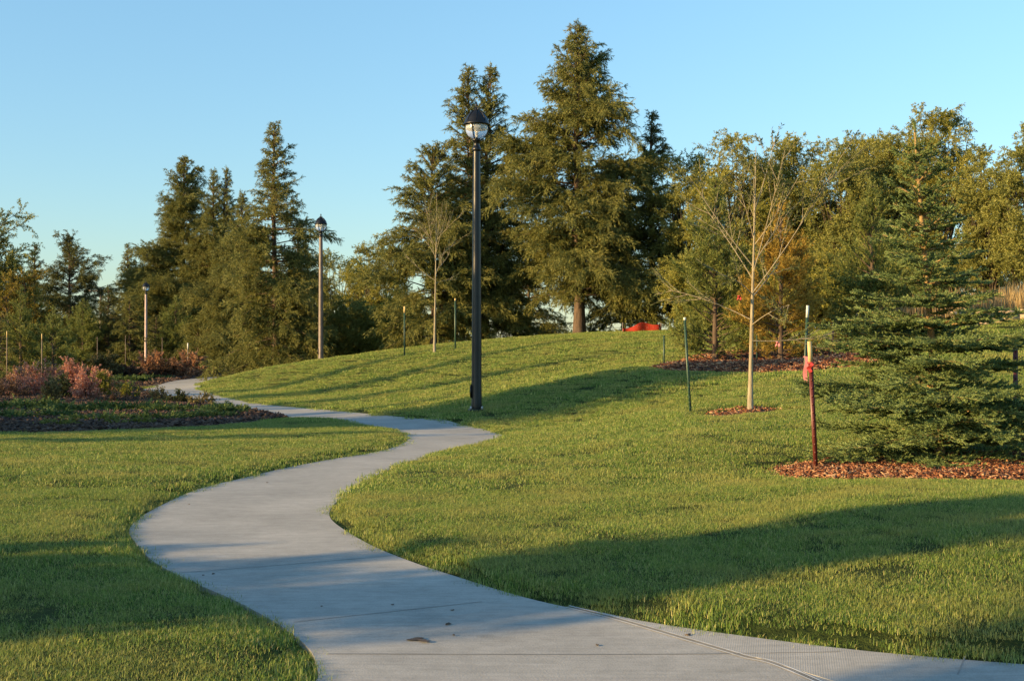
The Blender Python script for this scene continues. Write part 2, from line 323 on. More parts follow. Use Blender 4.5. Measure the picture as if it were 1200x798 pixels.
# path outline, seen edges plus the run beyond the crest and the junction behind the viewer
Ls = spline(LW[:, :2]); Rs = spline(RW[:, :2])
far_mid = [(-9.5, 83), (-3, 92), (3, 104), (6, 125)]
far_L = [(-14, 82), (-8, 90), (-2, 99), (2, 110), (4, 125)]; far_R = [(6, 125), (4, 108), (0, 97), (-6, 87.5), (-12, 78)]
near_R = [(12, 8.6), (7, 7.1), (4.2, 6.5)]; near_low = [(4.6, 4.5), (7.5, 5.0), (12, 6.4)]
near_L = [(-0.95, -8), (-0.95, 2.5), (-0.93, 4.6)]
PATH = [tuple(p) for p in near_L] + [tuple(p) for p in Ls] + far_L + far_R + [tuple(p) for p in Rs[::-1]] + near_R[::-1] + [near_low[2], near_low[1], near_low[0], (2.4, 3.6), (1.35, 2.0), (1.2, -8)]
PATH = np.array(PATH)
def sheet(name, poly, dz, mats, step_fn, mat_fn=None, slab=0.0, kind='structure', grain=True, mound=0.0):
    """ground-following surface inside a polygon, with a downward skirt"""
    poly = np.array(poly)[:, :2]
    lo, hi = poly.min(0), poly.max(0); pts = []
    y = lo[1]
    while y < hi[1]:
        st = step_fn(y); xs = np.arange(lo[0], hi[0], st) + (0.5 * st if int(y / st) % 2 else 0)
        pts.append(np.stack([xs, np.full_like(xs, y)], 1)); y += st
    pts = np.vstack(pts); pts = pts[in_poly(pts[:, 0], pts[:, 1], poly)]
    st = np.array([step_fn(v) for v in pts[:, 1]]); pts = pts[edge_dist(pts[:, 0], pts[:, 1], poly) > st * .35]
    n = len(poly); allp = [Vector(p) for p in poly] + [Vector(p) for p in pts]
    v, e, f, *_ = geometry.delaunay_2d_cdt(allp, [(i, (i + 1) % n) for i in range(n)], [], 1, 1e-5)
    V = np.array([tuple(a) for a in v]); z = T(V[:, 0], V[:, 1]) + dz
    if mound:
        ed = edge_dist(V[:, 0], V[:, 1], poly); z = z + mound * np.clip(ed / (6 * mound), 0, 1) + mound * .35 * vnoise(V[:, 0], V[:, 1], .7, 5) * np.clip(ed * 3, 0, 1)
    V3 = np.column_stack([V, z])
    tri = np.array([t for t in f if len(t) == 3])
    a, b_, c = V[tri[:, 0]], V[tri[:, 1]], V[tri[:, 2]]
    s_ = (b_[:, 0] - a[:, 0]) * (c[:, 1] - a[:, 1]) - (b_[:, 1] - a[:, 1]) * (c[:, 0] - a[:, 0])
    tri[s_ < 0] = tri[s_ < 0][:, ::-1]
    B = np.column_stack([poly, T(poly[:, 0], poly[:, 1]) + dz]); o0 = len(V3)
    V3 = np.vstack([V3, B, B - [0, 0, 0.15 + dz]]); k = np.arange(n)
    quads = np.column_stack([o0 + k, o0 + n + k, o0 + n + (k + 1) % n, o0 + (k + 1) % n])
    o = mesh_np(name, V3, [(tri, 0), (quads, 0)], mats, None, False)
    if kind: o['kind'] = kind
    return o
PATH_DZ = 0.03
sheet('path', PATH, PATH_DZ, M['concrete'], lambda y: .22 if y < 15 else (.4 if y < 35 else .9))

def imgpoly(pts, k=5): return spline([img2w(*p)[:2] for p in pts] + [img2w(*pts[0])[:2]], k)[:-1]
# mulch areas, outlined in the picture and laid on the ground
bed_left = [(-60, 512), (60, 511), (150, 508), (235, 504), (300, 498), (330, 494), (336, 490), (325, 487)]
bl = [img2w(*p)[:2] for p in bed_left]
off = []
for p in Ls[::-1]:
    if 31.5 < p[1] < 58.5 and p[0] < -5.4: off.append(p)
off = np.array(off)
off = off[np.argsort(off[:, 1])]
BED_L = [tuple(p) for p in bl] + [(p[0] - .12, p[1]) for p in off[off[:, 1] > 34][::2]] + [(-17.4, 60), (-19, 66), (-24, 68), (-34, 66), (-38, 50), (-30, 33), (-20, 25.5)]
BED_FAR = [(-36, 66.8), (-24, 68.4), (-19.2, 66.4), (-17.6, 61.5), (-17.7, 69), (-18.0, 75.5), (-14.7, 82.9), (-8.7, 91.3), (-8, 100), (-42, 100), (-44, 80)]
RING_S = imgpoly([(903, 556), (930, 549), (975, 541), (1040, 537), (1120, 536), (1200, 536), (1260, 545), (1300, 558), (1260, 568), (1180, 570), (1100, 569), (1000, 569), (930, 566)])
RING_P = imgpoly([(762, 432), (800, 423), (860, 414), (940, 413), (1010, 414), (1040, 420), (1035, 428), (990, 434), (940, 438), (880, 439), (820, 438), (780, 436)])
RING_T = imgpoly([(826, 488), (850, 483), (880, 481), (905, 482), (914, 485), (890, 488), (855, 491)])
def blob(c, r, seed):
    rg = np.random.default_rng(seed); a = np.arange(16) / 16 * 2 * math.pi
    return [(c[0] + r * (1 + .15 * rg.normal()) * math.cos(t), c[1] + r * (1 + .15 * rg.normal()) * math.sin(t)) for t in a]
BEDS = [BED_L, BED_FAR, RING_S, RING_P, RING_T]
stp = lambda y: .18 if y < 20 else (.35 if y < 40 else 1.2)
for i, p in enumerate(BEDS):
    sheet('mulch_bed', p, 0.012 + .0015 * i, M['mulch'], stp, mound=[.06, .05, .05, .08, .02][i])

# ground sheet
ys = np.concatenate([np.linspace(-300, -20, 12), np.arange(-16, 3, 1.0), np.arange(3, 32, .18), np.arange(32, 70, .45), np.arange(70, 130, 2), np.geomspace(132, 6000, 24)])
xs_half = np.concatenate([np.arange(0, 12, .18), np.arange(12, 40, .6), np.arange(40, 80, 3), np.geomspace(82, 5000, 20)])
xs = np.concatenate([-xs_half[:0:-1], xs_half])
GX, GY = np.meshgrid(xs, ys); GZ = T(GX, GY)
gx, gy = GX.ravel(), GY.ravel(); gz = GZ.ravel()
near = (np.abs(gx) < 60) & (gy > -10) & (gy < 120)
rr = np.zeros_like(gz)
pd = np.full(gz.shape, 9.0); idx = np.where(near)[0]; pd[idx] = edge_dist(gx[idx], gy[idx], PATH); inp = in_poly(gx, gy, PATH); pd[inp] = 0
for p in BEDS:
    b = np.zeros_like(pd) + 9; b[idx] = edge_dist(gx[idx], gy[idx], p); b[in_poly(gx, gy, np.array(p))] = 0; pd = np.minimum(pd, b)
gz = gz + np.where(near, rough(gx, gy) * np.clip((pd - .3) / 1.0, 0, 1), 0) + np.clip(pd / .3, 0, 1) * 0.095 - .012
def ground(x, y): return T(x, y)
ny, nx = GX.shape; I = np.arange(ny * nx).reshape(ny, nx)
q = np.stack([I[:-1, :-1], I[:-1, 1:], I[1:, 1:], I[1:, :-1]], -1).reshape(-1, 4)
g = mesh_np('ground', np.column_stack([gx, gy, gz]), [(q, 0)], M['lawn'], None, True); g['kind'] = 'structure'
# bilinear lookup of the finished ground
def G(x, y):
    x = np.atleast_1d(np.asarray(x, float)); y = np.atleast_1d(np.asarray(y, float)); Z = gz.reshape(ny, nx)
    i = np.clip(np.searchsorted(xs, x) - 1, 0, nx - 2); j = np.clip(np.searchsorted(ys, y) - 1, 0, ny - 2)
    u = (x - xs[i]) / (xs[i + 1] - xs[i]); v = (y - ys[j]) / (ys[j + 1] - ys[j])
    return Z[j, i] * (1 - u) * (1 - v) + Z[j, i + 1] * u * (1 - v) + Z[j + 1, i] * (1 - u) * v + Z[j + 1, i + 1] * u * v
def g1(x, y): return float(G(x, y)[0])
def base(px, d): x = (px - CX) / F * d; return (x, d, g1(x, d))
def topH(py, d, z): return EYE + (HY - py) / F * d - z

# joints in the concrete: thin strips lying in the surface
def strip(pts, w, m, name='path_joint', dz=.003):
    P = spline(np.array(pts), 12) if len(pts) > 2 else np.array([np.array(pts[0]) * (1 - t) + np.array(pts[1]) * t for t in np.linspace(0, 1, 14)])
    D = np.gradient(P, axis=0); D /= np.linalg.norm(D, axis=1)[:, None]; Nn = np.stack([-D[:, 1], D[:, 0]], 1) * w / 2
    A = P + Nn; B = P - Nn; k = len(P)
    V = np.vstack([np.column_stack([A, T(A[:, 0], A[:, 1]) + PATH_DZ + dz]), np.column_stack([B, T(B[:, 0], B[:, 1]) + PATH_DZ + dz])])
    i = np.arange(k - 1)
    return V, np.column_stack([i, i + 1, k + i + 1, k + i])
JB = MB()
def gp(px, py): return img2w(px, py)[:2]
jl = [gp(665, 717), gp(720, 732), gp(800, 755), gp(870, 777), gp(935, 798)]
for w, off_, m in ((.010, 0, 0), (.012, .020, 1), (.012, -.020, 1)):
    Q = [(p[0] + off_ * .5, p[1] + off_) for p in jl]; Q.append((Q[-1][0] + .6, Q[-1][1] - 1.5))
    V, Fq = strip(Q, w, m, dz=.003 + .0005 * m); JB.add(V, Fq, m)
for a, b_ in (((383, 773), (985, 772)), ((345, 736), (565, 712)), ((465, 524), (560, 522)), ((1131, 779), (1122, 800)), ((210, 677), (470, 655)), ((455, 505), (520, 495)), ((370, 491), (400, 483))):
    V, Fq = strip([gp(*a), gp(*b_)], .008, 0); JB.add(V, Fq, 0)
o = JB.build('path_joints', [M['joint'], M['joint_light']]); o['kind'] = 'structure'
# ribbed side slab right of the double joint
slab = [p for p in jl] + [(jl[-1][0] + .7, jl[-1][1] - 1.0)] + [(4.0, 5.0)] + [gp(1250, 790), gp(1200, 787), gp(1025, 772), gp(900, 757), gp(775, 739.5)]
slab_p = [(p[0] + .04, p[1] - .0) for p in slab[:6]] + [(p[0], p[1] - .03) for p in slab[6:]]
sheet('path_side_slab', slab_p, PATH_DZ + .002, M['concrete_ribbed'], lambda y: .2)

# ------------------------------------------------------------------ grass and chips
rng = np.random.default_rng(11)
def tuft(name, n, r, h, w, seed, m, bend=.5):
    rg = np.random.default_rng(seed)
    a = rg.uniform(0, 2 * math.pi, n); rad = r * np.sqrt(rg.uniform(0, 1, n)); P = np.stack([rad * np.cos(a), rad * np.sin(a), np.full(n, -.015)], 1)
    H = h * np.where(rg.uniform(0, 1, n) < .04, 1.5, 1) * rg.uniform(.35, 1.15, n); yaw = rg.uniform(0, 2 * math.pi, n); b_ = rg.uniform(.05, 1, n) * bend
    D = np.stack([np.cos(yaw), np.sin(yaw), np.zeros(n)], 1); Wd = np.stack([-D[:, 1], D[:, 0], np.zeros(n)], 1)
    ww = (w * rg.uniform(.7, 1.2, n))[:, None] / 2; up = np.array([0, 0, 1.0]); H = H[:, None]; b_ = b_[:, None]
    mid = P + up * H * .55 + D * H * b_ * .3; tip = P + up * H * (1 - .35 * b_) + D * H * b_
    V = np.stack([P - Wd * ww, P + Wd * ww, mid + Wd * ww * .8, mid - Wd * ww * .8, tip], 1).reshape(-1, 3)
    k = np.arange(n) * 5
    return mesh_np(name, V, [(np.stack([k, k + 1, k + 2, k + 3], 1), 0), (np.stack([k + 3, k + 2, k + 4], 1), 0)], m, None, False, link=False)
def scatter(name, P, rz, sc, kidx, variants, kind='stuff'):
    col = bpy.data.collections.new(name + '_source')
    for v in variants: col.objects.link(v)
    me = bpy.data.meshes.new(name); me.from_pydata([], [], []); me.vertices.add(len(P)); me.vertices.foreach_set('co', np.asarray(P, np.float32).ravel())
    for nm, ty, arr, key in (('rz', 'FLOAT', rz, 'value'), ('scl', 'FLOAT', sc, 'value'), ('kidx', 'INT', kidx, 'value')):
        at = me.attributes.new(nm, ty, 'POINT'); at.data.foreach_set(key, np.asarray(arr, np.int32 if ty == 'INT' else np.float32))
    o = bpy.data.objects.new(name, me); COL.objects.link(o)
    ng = bpy.data.node_groups.new(name + '_nodes', 'GeometryNodeTree')
    ng.interface.new_socket('Geometry', in_out='INPUT', socket_type='NodeSocketGeometry'); ng.interface.new_socket('Geometry', in_out='OUTPUT', socket_type='NodeSocketGeometry')
    i = ng.nodes.new('NodeGroupInput'); ou = ng.nodes.new('NodeGroupOutput'); ip = ng.nodes.new('GeometryNodeInstanceOnPoints')
    ci = ng.nodes.new('GeometryNodeCollectionInfo'); ci.inputs['Collection'].default_value = col; ci.inputs['Separate Children'].default_value = True; ci.inputs['Reset Children'].default_value = True
    def att(nm, ty):
        a = ng.nodes.new('GeometryNodeInputNamedAttribute'); a.data_type = ty; a.inputs['Name'].default_value = nm; return a.outputs['Attribute']
    cx = ng.nodes.new('ShaderNodeCombineXYZ'); ng.links.new(att('rz', 'FLOAT'), cx.inputs[2])
    e2 = ng.nodes.new('FunctionNodeEulerToRotation'); ng.links.new(cx.outputs[0], e2.inputs[0])
    ng.links.new(i.outputs[0], ip.inputs['Points']); ng.links.new(ci.outputs[0], ip.inputs['Instance'])
    ip.inputs['Pick Instance'].default_value = True; ng.links.new(att('kidx', 'INT'), ip.inputs['Instance Index'])
    ng.links.new(e2.outputs[0], ip.inputs['Rotation']); ng.links.new(att('scl', 'FLOAT'), ip.inputs['Scale'])
    ng.links.new(ip.outputs[0], ou.inputs[0])
    md = o.modifiers.new('scatter', 'NODES'); md.node_group = ng
    for v in variants:
        for m_ in v.data.materials:
            if m_ and m_.name not in me.materials: me.materials.append(m_)
    o['kind'] = kind; return o
gv = [tuft('grass_a%d' % i, 320, .19, .040, .0030, i, M['grass'], 1.1) for i in range(4)] + [tuft('grass_b%d' % i, 260, .25, .043, .0050, 10 + i, M['grass'], 1.0) for i in range(3)] + [tuft('grass_c%d' % i, 180, .34, .050, .009, 20 + i, M['grass'], .9) for i in range(3)]
Ps, Ks, Ss = [], [], []
def wedge(d0, d1, dens, ks, s0, s1, slope=.50, pad=1.5):
    n = int(dens * (slope * (d1 ** 2 - d0 ** 2) + 2 * pad * (d1 - d0)))
    y = np.sqrt(rng.uniform(d0 ** 2, d1 ** 2, n)); x = rng.uniform(-1, 1, n) * (slope * y + pad)
    keep = ~in_poly(x, y, PATH)
    for p in BEDS: keep &= ~in_poly(x, y, np.array(p))
    x, y = x[keep], y[keep]
    ed = edge_dist(x, y, PATH); sc = rng.uniform(s0, s1, len(x)) * (1 + .35 * vnoise(x, y, 1.7, 9) + .2 * vnoise(x, y, .6, 4))
    sc = np.where(ed < .10, sc * 1.0, sc)
    Ps.append(np.column_stack([x, y, G(x, y)])); Ks.append(rng.choice(ks, len(x))); Ss.append(sc)
wedge(3.0, 13, 85, [0, 1, 2, 3], .75, 1.15)
wedge(13, 27, 42, [4, 5, 6], .8, 1.2)
wedge(27, 70, 22, [7, 8, 9], .8, 1.25)
Pg = np.vstack(Ps)
scatter('grass', Pg, rng.uniform(0, 6.28, len(Pg)), np.concatenate(Ss), np.concatenate(Ks), gv)
def chips(name, poly, dens, size, m, lift, seed, mound):
    rg = np.random.default_rng(seed); poly = np.array(poly)[:, :2]; lo, hi = poly.min(0) - .15, poly.max(0) + .15
    n = int((hi - lo).prod() * dens); x = rg.uniform(lo[0], hi[0], n); y = rg.uniform(lo[1], hi[1], n)
    ins = in_poly(x, y, poly); ed = edge_dist(x, y, poly); k = ins | ((ed < .12) & (rg.uniform(0, 1, n) < .3)); x, y, ed, ins = x[k], y[k], ed[k], ins[k]; n = len(x)
    z = T(x, y) + lift + np.where(ins, mound * np.clip(ed / (6 * mound), 0, 1) + mound * .35 * vnoise(x, y, .7, 5) * np.clip(ed * 3, 0, 1), 0) + rg.uniform(0, .02, n)
    L = size * rg.uniform(.4, 1.4, n); Wd = L * rg.uniform(.2, .5, n); Th = np.full(n, size * .12)
    a = rg.uniform(0, 6.28, n); ti = rg.normal(0, .35, n); ro = rg.normal(0, .4, n)
    ax = np.stack([np.cos(a) * np.cos(ti), np.sin(a) * np.cos(ti), np.sin(ti)], 1); sd = np.stack([-np.sin(a) * np.cos(ro), np.cos(a) * np.cos(ro), np.sin(ro)], 1); up = np.cross(ax, sd)
    c = np.column_stack([x, y, z]); V = []
    for i in (-1, 1):
        for j in (-1, 1):
            for k_ in (-1, 1): V.append(c + ax * (L * i / 2)[:, None] + sd * (Wd * j / 2 * (1 if i < 0 else .6))[:, None] + up * (Th * k_ / 2)[:, None])
    V = np.stack(V, 1).reshape(-1, 3); b8 = np.arange(n)[:, None] * 8
    Fq = np.concatenate([b8 + np.array(f) for f in [(0, 1, 3, 2), (4, 6, 7, 5), (0, 4, 5, 1), (2, 3, 7, 6), (0, 2, 6, 4), (1, 5, 7, 3)]])
    o = mesh_np(name, V, [(Fq, 0)], m); o['kind'] = 'stuff'; return o
chips('bark_chips', RING_S, 1300, .06, M['chip'], .03, 1, .05)
chips('bark_chips', RING_P, 160, .11, M['chip'], .03, 2, .08)
chips('bark_chips', RING_T, 160, .07, M['chip'], .045, 3, .02)
chips('bark_chips', BED_FAR, 14, .2, M['chip_dark'], .03, 5, .05)
chips('bark_chips', BED_L, 70, .13, M['chip_dark'], .03, 4, .06)

# ------------------------------------------------------------------ vegetation builders
def norm(v): return v / (np.linalg.norm(v, axis=-1, keepdims=True) + 1e-12)
class Seg:
    def __init__(s, P, D, L, droop): s.P, s.D, s.L, s.dr = P, norm(D), L, np.broadcast_to(droop, L.shape).copy()
    def at(s, i, t): return s.P[i] + s.D[i] * (s.L[i] * t)[:, None] + np.array([0, 0, -1.0]) * (s.dr[i] * s.L[i] * t * t)[:, None]
    def tan(s, i, t): return norm(s.D[i] + np.array([0, 0, -1.0]) * (2 * s.dr[i] * t)[:, None])
    def sub(s, m): return Seg(s.P[m], s.D[m], s.L[m], s.dr[m])
def child(rg, s, k, t0, t1, ang, lf, taper, flat=.3, droop=.1, jit=.25, minL=.02, kmax=None):
    """k children per metre of parent (or per parent if kmax given)"""
    n = len(s.L); cnt = np.maximum(1, np.round(s.L * k)).astype(int) if kmax is None else np.full(n, kmax)
    i = np.repeat(np.arange(n), cnt); m = len(i); t = rg.uniform(t0, t1, m)
    Tn = s.tan(i, t); side = norm(np.cross(Tn, np.array([0, 0, 1.0])) + 1e-6); upv = np.cross(side, Tn)
    sg = np.where(rg.uniform(0, 1, m) < .5, -1, 1); roll = rg.normal(0, flat, m) if flat < 2 else rg.uniform(-math.pi, math.pi, m)
    side = side * (sg * np.cos(roll))[:, None] + upv * np.sin(roll)[:, None]
    a = ang + rg.normal(0, jit * .6, m)
    D = Tn * np.cos(a)[:, None] + side * np.sin(a)[:, None]
    L = np.maximum(minL, s.L[i] * lf * (1 - taper * t) * rg.uniform(.6, 1.2, m))
    return Seg(s.at(i, t), D, L, droop * rg.uniform(.3, 1.5, m))
def needles(rg, s, dens, ln, wd, ang=.7, quad=False, tmin=0.0, minc=2):
    n = len(s.L); cnt = np.maximum(minc, (s.L * dens + rg.uniform(0, 1, n)).astype(int)); i = np.repeat(np.arange(n), cnt); m = len(i)
    t = rg.uniform(tmin, 1, m); B = s.at(i, t); Tn = s.tan(i, t); r = norm(rg.normal(0, 1, (m, 3))); r = norm(r - (r * Tn).sum(1)[:, None] * Tn)
    a = ang * rg.uniform(.4, 1.4, m); D = Tn * np.cos(a)[:, None] + r * np.sin(a)[:, None]
    Sd = norm(np.cross(D, norm(rg.normal(0, 1, (m, 3))))) ; L = (ln * rg.uniform(.6, 1.2, m))[:, None]; w = (wd * rg.uniform(.7, 1.2, m))[:, None] / 2
    if quad:
        V = np.stack([B, B + D * L * .45 + Sd * w, B + D * L, B + D * L * .45 - Sd * w], 1).reshape(-1, 3); return V, np.arange(m * 4).reshape(-1, 4)
    V = np.stack([B - Sd * w, B + Sd * w, B + D * L], 1).reshape(-1, 3); return V, np.arange(m * 3).reshape(-1, 3)
def wood(s, r0, r1, rings=4, sides=4):
    n = len(s.L); i = np.arange(n); V = []
    for q_ in range(rings):
        t = np.full(n, q_ / (rings - 1)); c = s.at(i, t); Tn = s.tan(i, t); A = norm(np.cross(Tn, np.array([.1, .2, 1.0]))); B = np.cross(Tn, A)
        r = (r0 * (1 - t) + r1 * t)[:, None] if np.ndim(r0) else np.full((n, 1), r0 * (1 - t[0]) + r1 * t[0])
        for k in range(sides):
            a = 2 * math.pi * k / sides; V.append(c + (A * math.cos(a) + B * math.sin(a)) * r)
    V = np.stack(V, 1).reshape(-1, 3); Fq = []
    for q_ in range(rings - 1):
        for k in range(sides):
            k2 = (k + 1) % sides; Fq.append((q_ * sides + k, q_ * sides + k2, (q_ + 1) * sides + k2, (q_ + 1) * sides + k))
    return V, (np.arange(n)[:, None, None] * rings * sides + np.array(Fq)[None]).reshape(-1, 4)
def merge(lst):
    V = []; Fs = []; n = 0
    for v, f in lst: V.append(v); Fs.append(f + n); n += len(v)
    return np.concatenate(V), Fs
def tree_obj(name, loc, label, cat, group, foliage_lists, fm, wood_lists, wm, crown_name='crown', trunk_name='trunk', rz=0):
    root = empty(name, loc, rz); tag(root, label, cat, group)
    V, Fs = merge(foliage_lists); by = {}
    mesh_np(crown_name, V, [(f, 0) for f in Fs], fm, root)
    if wood_lists:
        V, Fs = merge(wood_lists); mesh_np(trunk_name, V, [(f, 0) for f in Fs], wm, root, True)
    return root
def trunk_mesh(H, r, top=(0, 0), sides=10, rg=None, flare=1.3, k=10):
    t = np.linspace(0, 1, k); P = np.stack([top[0] * t + (0.02 * H * np.sin(t * 5 + 1) * .3 if rg is not None else 0 * t), top[1] * t, H * t - .1 * (t == 0)], 1)
    rad = r * (1 - t) ** .85 + .012; rad[0] *= flare
    a = np.arange(sides) * 2 * math.pi / sides
    V = P[:, None] + rad[:, None, None] * np.stack([np.cos(a), np.sin(a), 0 * a], 1)[None]
    F_ = [(i * sides + j, i * sides + (j + 1) % sides, (i + 1) * sides + (j + 1) % sides, (i + 1) * sides + j) for i in range(k - 1) for j in range(sides)]
    return V.reshape(-1, 3), np.array(F_)
GR_SP = 'spruces behind the lawn'
def spruce(px, top, d, half, label, seed, m='spruce', bare=.03, prof=None, dens=1.0, lean=0, leaders=((0, 0, 1.0),), group=GR_SP, tr=None, xy=None, H=None, up=.25, name='spruce_tree', irr=.25, open_=0.0, gap=None, bark_='bark', cat='spruce'):
    rg = np.random.default_rng(seed)
    if xy is None: x, y, z = base(px, d)
    else: x, y = xy; z = g1(x, y)
    if H is None: H = topH(top, d, z)
    Rr = half / F * d if px is not None else half
    prof = prof or [(0, .85), (.12, 1), (.3, .93), (.5, .68), (.7, .42), (.85, .22), (.95, .09), (1, .03)]
    pu, pr = zip(*prof); allb = []; woodl = []
    for dx, dy, hf in leaders:
        Hl = H * hf; nb = int(21 * Hl * (1 - bare) * dens ** .5); u = bare + (1 - bare) * ((np.arange(nb) + rg.uniform(0, 1, nb)) / nb) ** .85
        u = np.clip(u, 0, .995); ly = np.round(u * Hl / .55) * .55; u = np.clip(np.where(rg.uniform(0, 1, nb) < .6, (ly + rg.normal(0, .08, nb)) / Hl, u), bare, .995)
        az = rg.uniform(0, 2 * math.pi, nb)
        lump = 1 + irr * .6 * np.sin(az * 2 + u * 14 + seed) + irr * .5 * np.sin(az * 3 - u * 23 + seed * 2)
        L = 1.12 * Rr * np.interp(u, pu, pr) * lump * rg.uniform(.72, 1.08, nb) * (1 - open_ * (rg.uniform(0, 1, nb) < .35)) * (1.0 if len(leaders) == 1 else .8)
        L = np.maximum(L, .12)
        el = np.interp(u, [0, .3, .6, .85, 1], [-.12, .05, .22, .55, 1.1]) + up * .4 + rg.normal(0, .1, nb)
        D = np.stack([np.cos(az) * np.cos(el), np.sin(az) * np.cos(el), np.sin(el)], 1)
        P = np.stack([lean * u + dx * np.minimum(1, u * 2.5), dy * np.minimum(1, u * 2.5) + 0 * u, u * Hl], 1)
        allb.append(Seg(P, D, L, np.interp(u, [0, .5, 1], [.28, .22, -.15]) * rg.uniform(.5, 1.4, nb)))
        tv, tf = trunk_mesh(Hl, tr or (H * .016 + .03), (lean + dx, dy), rg=rg); woodl.append((tv, tf))
    b = Seg(np.concatenate([s.P for s in allb]), np.concatenate([s.D for s in allb]), np.concatenate([s.L for s in allb]), np.concatenate([s.dr for s in allb]))
    if gap is not None:
        keep = ~gap(b.P[:, 2] / H, rg.uniform(0, 1, len(b.L))); b = b.sub(keep)
    woodl.append(wood(b, .035, .008, 4, 4))
    c = child(rg, b, 5.5 * dens, .2, 1.0, .8, .38, .35, .5, .2, minL=.32)
    c2 = child(rg, c, 17, .1, 1.0, .75, .42, .25, 1.0, .35, minL=.15)
    fs = [needles(rg, b, 26, .14, .028, .5, tmin=.25), needles(rg, c, 46, .14, .026, .5), needles(rg, c2, 46 * dens ** .5, .13, .025, .55)]
    return tree_obj(name, (x, y, z), label, cat, group, fs, M[m], woodl, M[bark_], rz=0)

def young_pine(px, top, d, half, label, seed, m='pine', group='young pines around the lawn', fine=1.0, name='pine_tree', prof=None, cat='pine', dens=1.0, bot=.0, ln=.11):
    rg = np.random.default_rng(seed); x, y, z = base(px, d); H = topH(top, d, z); Rr = half / F * d
    nb = int(24 * H * dens); u = .03 + bot + (.96 - bot) * rg.uniform(0, 1, nb); az = rg.uniform(0, 6.28, nb)
    pu, pr = zip(*(prof or [(0, .8), (.15, 1), (.35, .95), (.6, .68), (.8, .38), (.93, .16), (1, .05)]))
    L = np.maximum(.15, Rr * np.interp(u, pu, pr) * rg.uniform(.75, 1.1, nb) * (1 + .15 * np.sin(az * 3 + u * 15)))
    el = np.interp(u, [0, .5, 1], [.15, .5, 1.1]) + rg.normal(0, .12, nb)
    P = np.stack([0 * u, 0 * u, u * H - L * np.sin(el) * .25], 1); P[:, 2] = np.maximum(P[:, 2], .08)
    b = Seg(P, np.stack([np.cos(az) * np.cos(el), np.sin(az) * np.cos(el), np.sin(el)], 1), L, -.12 * np.ones(nb))
    c = child(rg, b, 12, .2, 1, .6, .38, .4, 1.0, -.25, minL=.14); c2 = child(rg, c, 9, .3, 1, .55, .5, .3, 1.0, -.2, minL=.1)
    top_b = Seg(np.array([[0, 0, H * .9]]), np.array([[0, 0, 1.0]]), np.array([H * .1]), np.zeros(1))
    fs = [needles(rg, top_b, 120, ln, .014, .6)] + [needles(rg, b, 30 * fine, ln, .026 / fine ** .5, .6, tmin=.3), needles(rg, c, 34 * fine, ln, .026 / fine ** .5, .65), needles(rg, c2, 42 * fine, ln, .024 / fine ** .5, .7)]
    return tree_obj(name, (x, y, z), label, cat, group, fs, M[m], [trunk_mesh(H * .97, .02 * H * .5 + .02), wood(b, .02, .005, 3, 4)], M['bark'])

def broadleaf(px, top, d, half, label, seed, m='willow', group='leafy trees behind the lawn', name='leafy_tree', stems=7, leaf=(.135, .048), spread=.5, dens=1.0, cat='tree', xy=None, H=None, wm='bark_dark', sparse=1.0, low=.12, kk=(7, 5.5, 5)):
    rg = np.random.default_rng(seed)
    if xy is None: x, y, z = base(px, d)
    else: x, y = xy; z = g1(x, y)
    if H is None: H = topH(top, d, z)
    Rr = half / F * d if px is not None else half
    az = np.arange(stems) / stems * 6.28 + rg.uniform(0, 1, stems); tilt = np.arctan(Rr / H) * np.sqrt(rg.uniform(.02, 1, stems)) * 1.05; tilt[0] = .04
    D = np.stack([np.cos(az) * np.sin(tilt), np.sin(az) * np.sin(tilt), np.cos(tilt)], 1)
    P = np.stack([np.cos(az) * .15, np.sin(az) * .15, np.full(stems, -.1)], 1)
    L = H * rg.uniform(.80, .9, stems) * (1 - .22 * (tilt / tilt.max()) ** 2); L[0] = H * .9
    s = Seg(P, D, L, .04 + .05 * tilt)
    b = child(rg, s, kk[0] * .55, low, 1, .72, .36, .45, 9, .08, jit=.35, minL=.4)
    c = child(rg, b, kk[1], .2, 1, .65, .45, .3, 9, .15, jit=.35, minL=.25)
    c2 = child(rg, c, kk[2], .2, 1, .6, .5, .2, 9, .2, jit=.35, minL=.15)
    q = [needles(rg, c, 30 * dens, *leaf, .9, True), needles(rg, c2, 50 * dens, *leaf, .9, True), needles(rg, b, 10 * dens, *leaf, .9, True, .3)]
    return tree_obj(name, (x, y, z), label, cat, group, q, M[m], [wood(s, .012 * H + .02, .015, 8, 7), wood(b, .028, .008, 4, 4), wood(c, .011, .004, 3, 3)], M[wm])

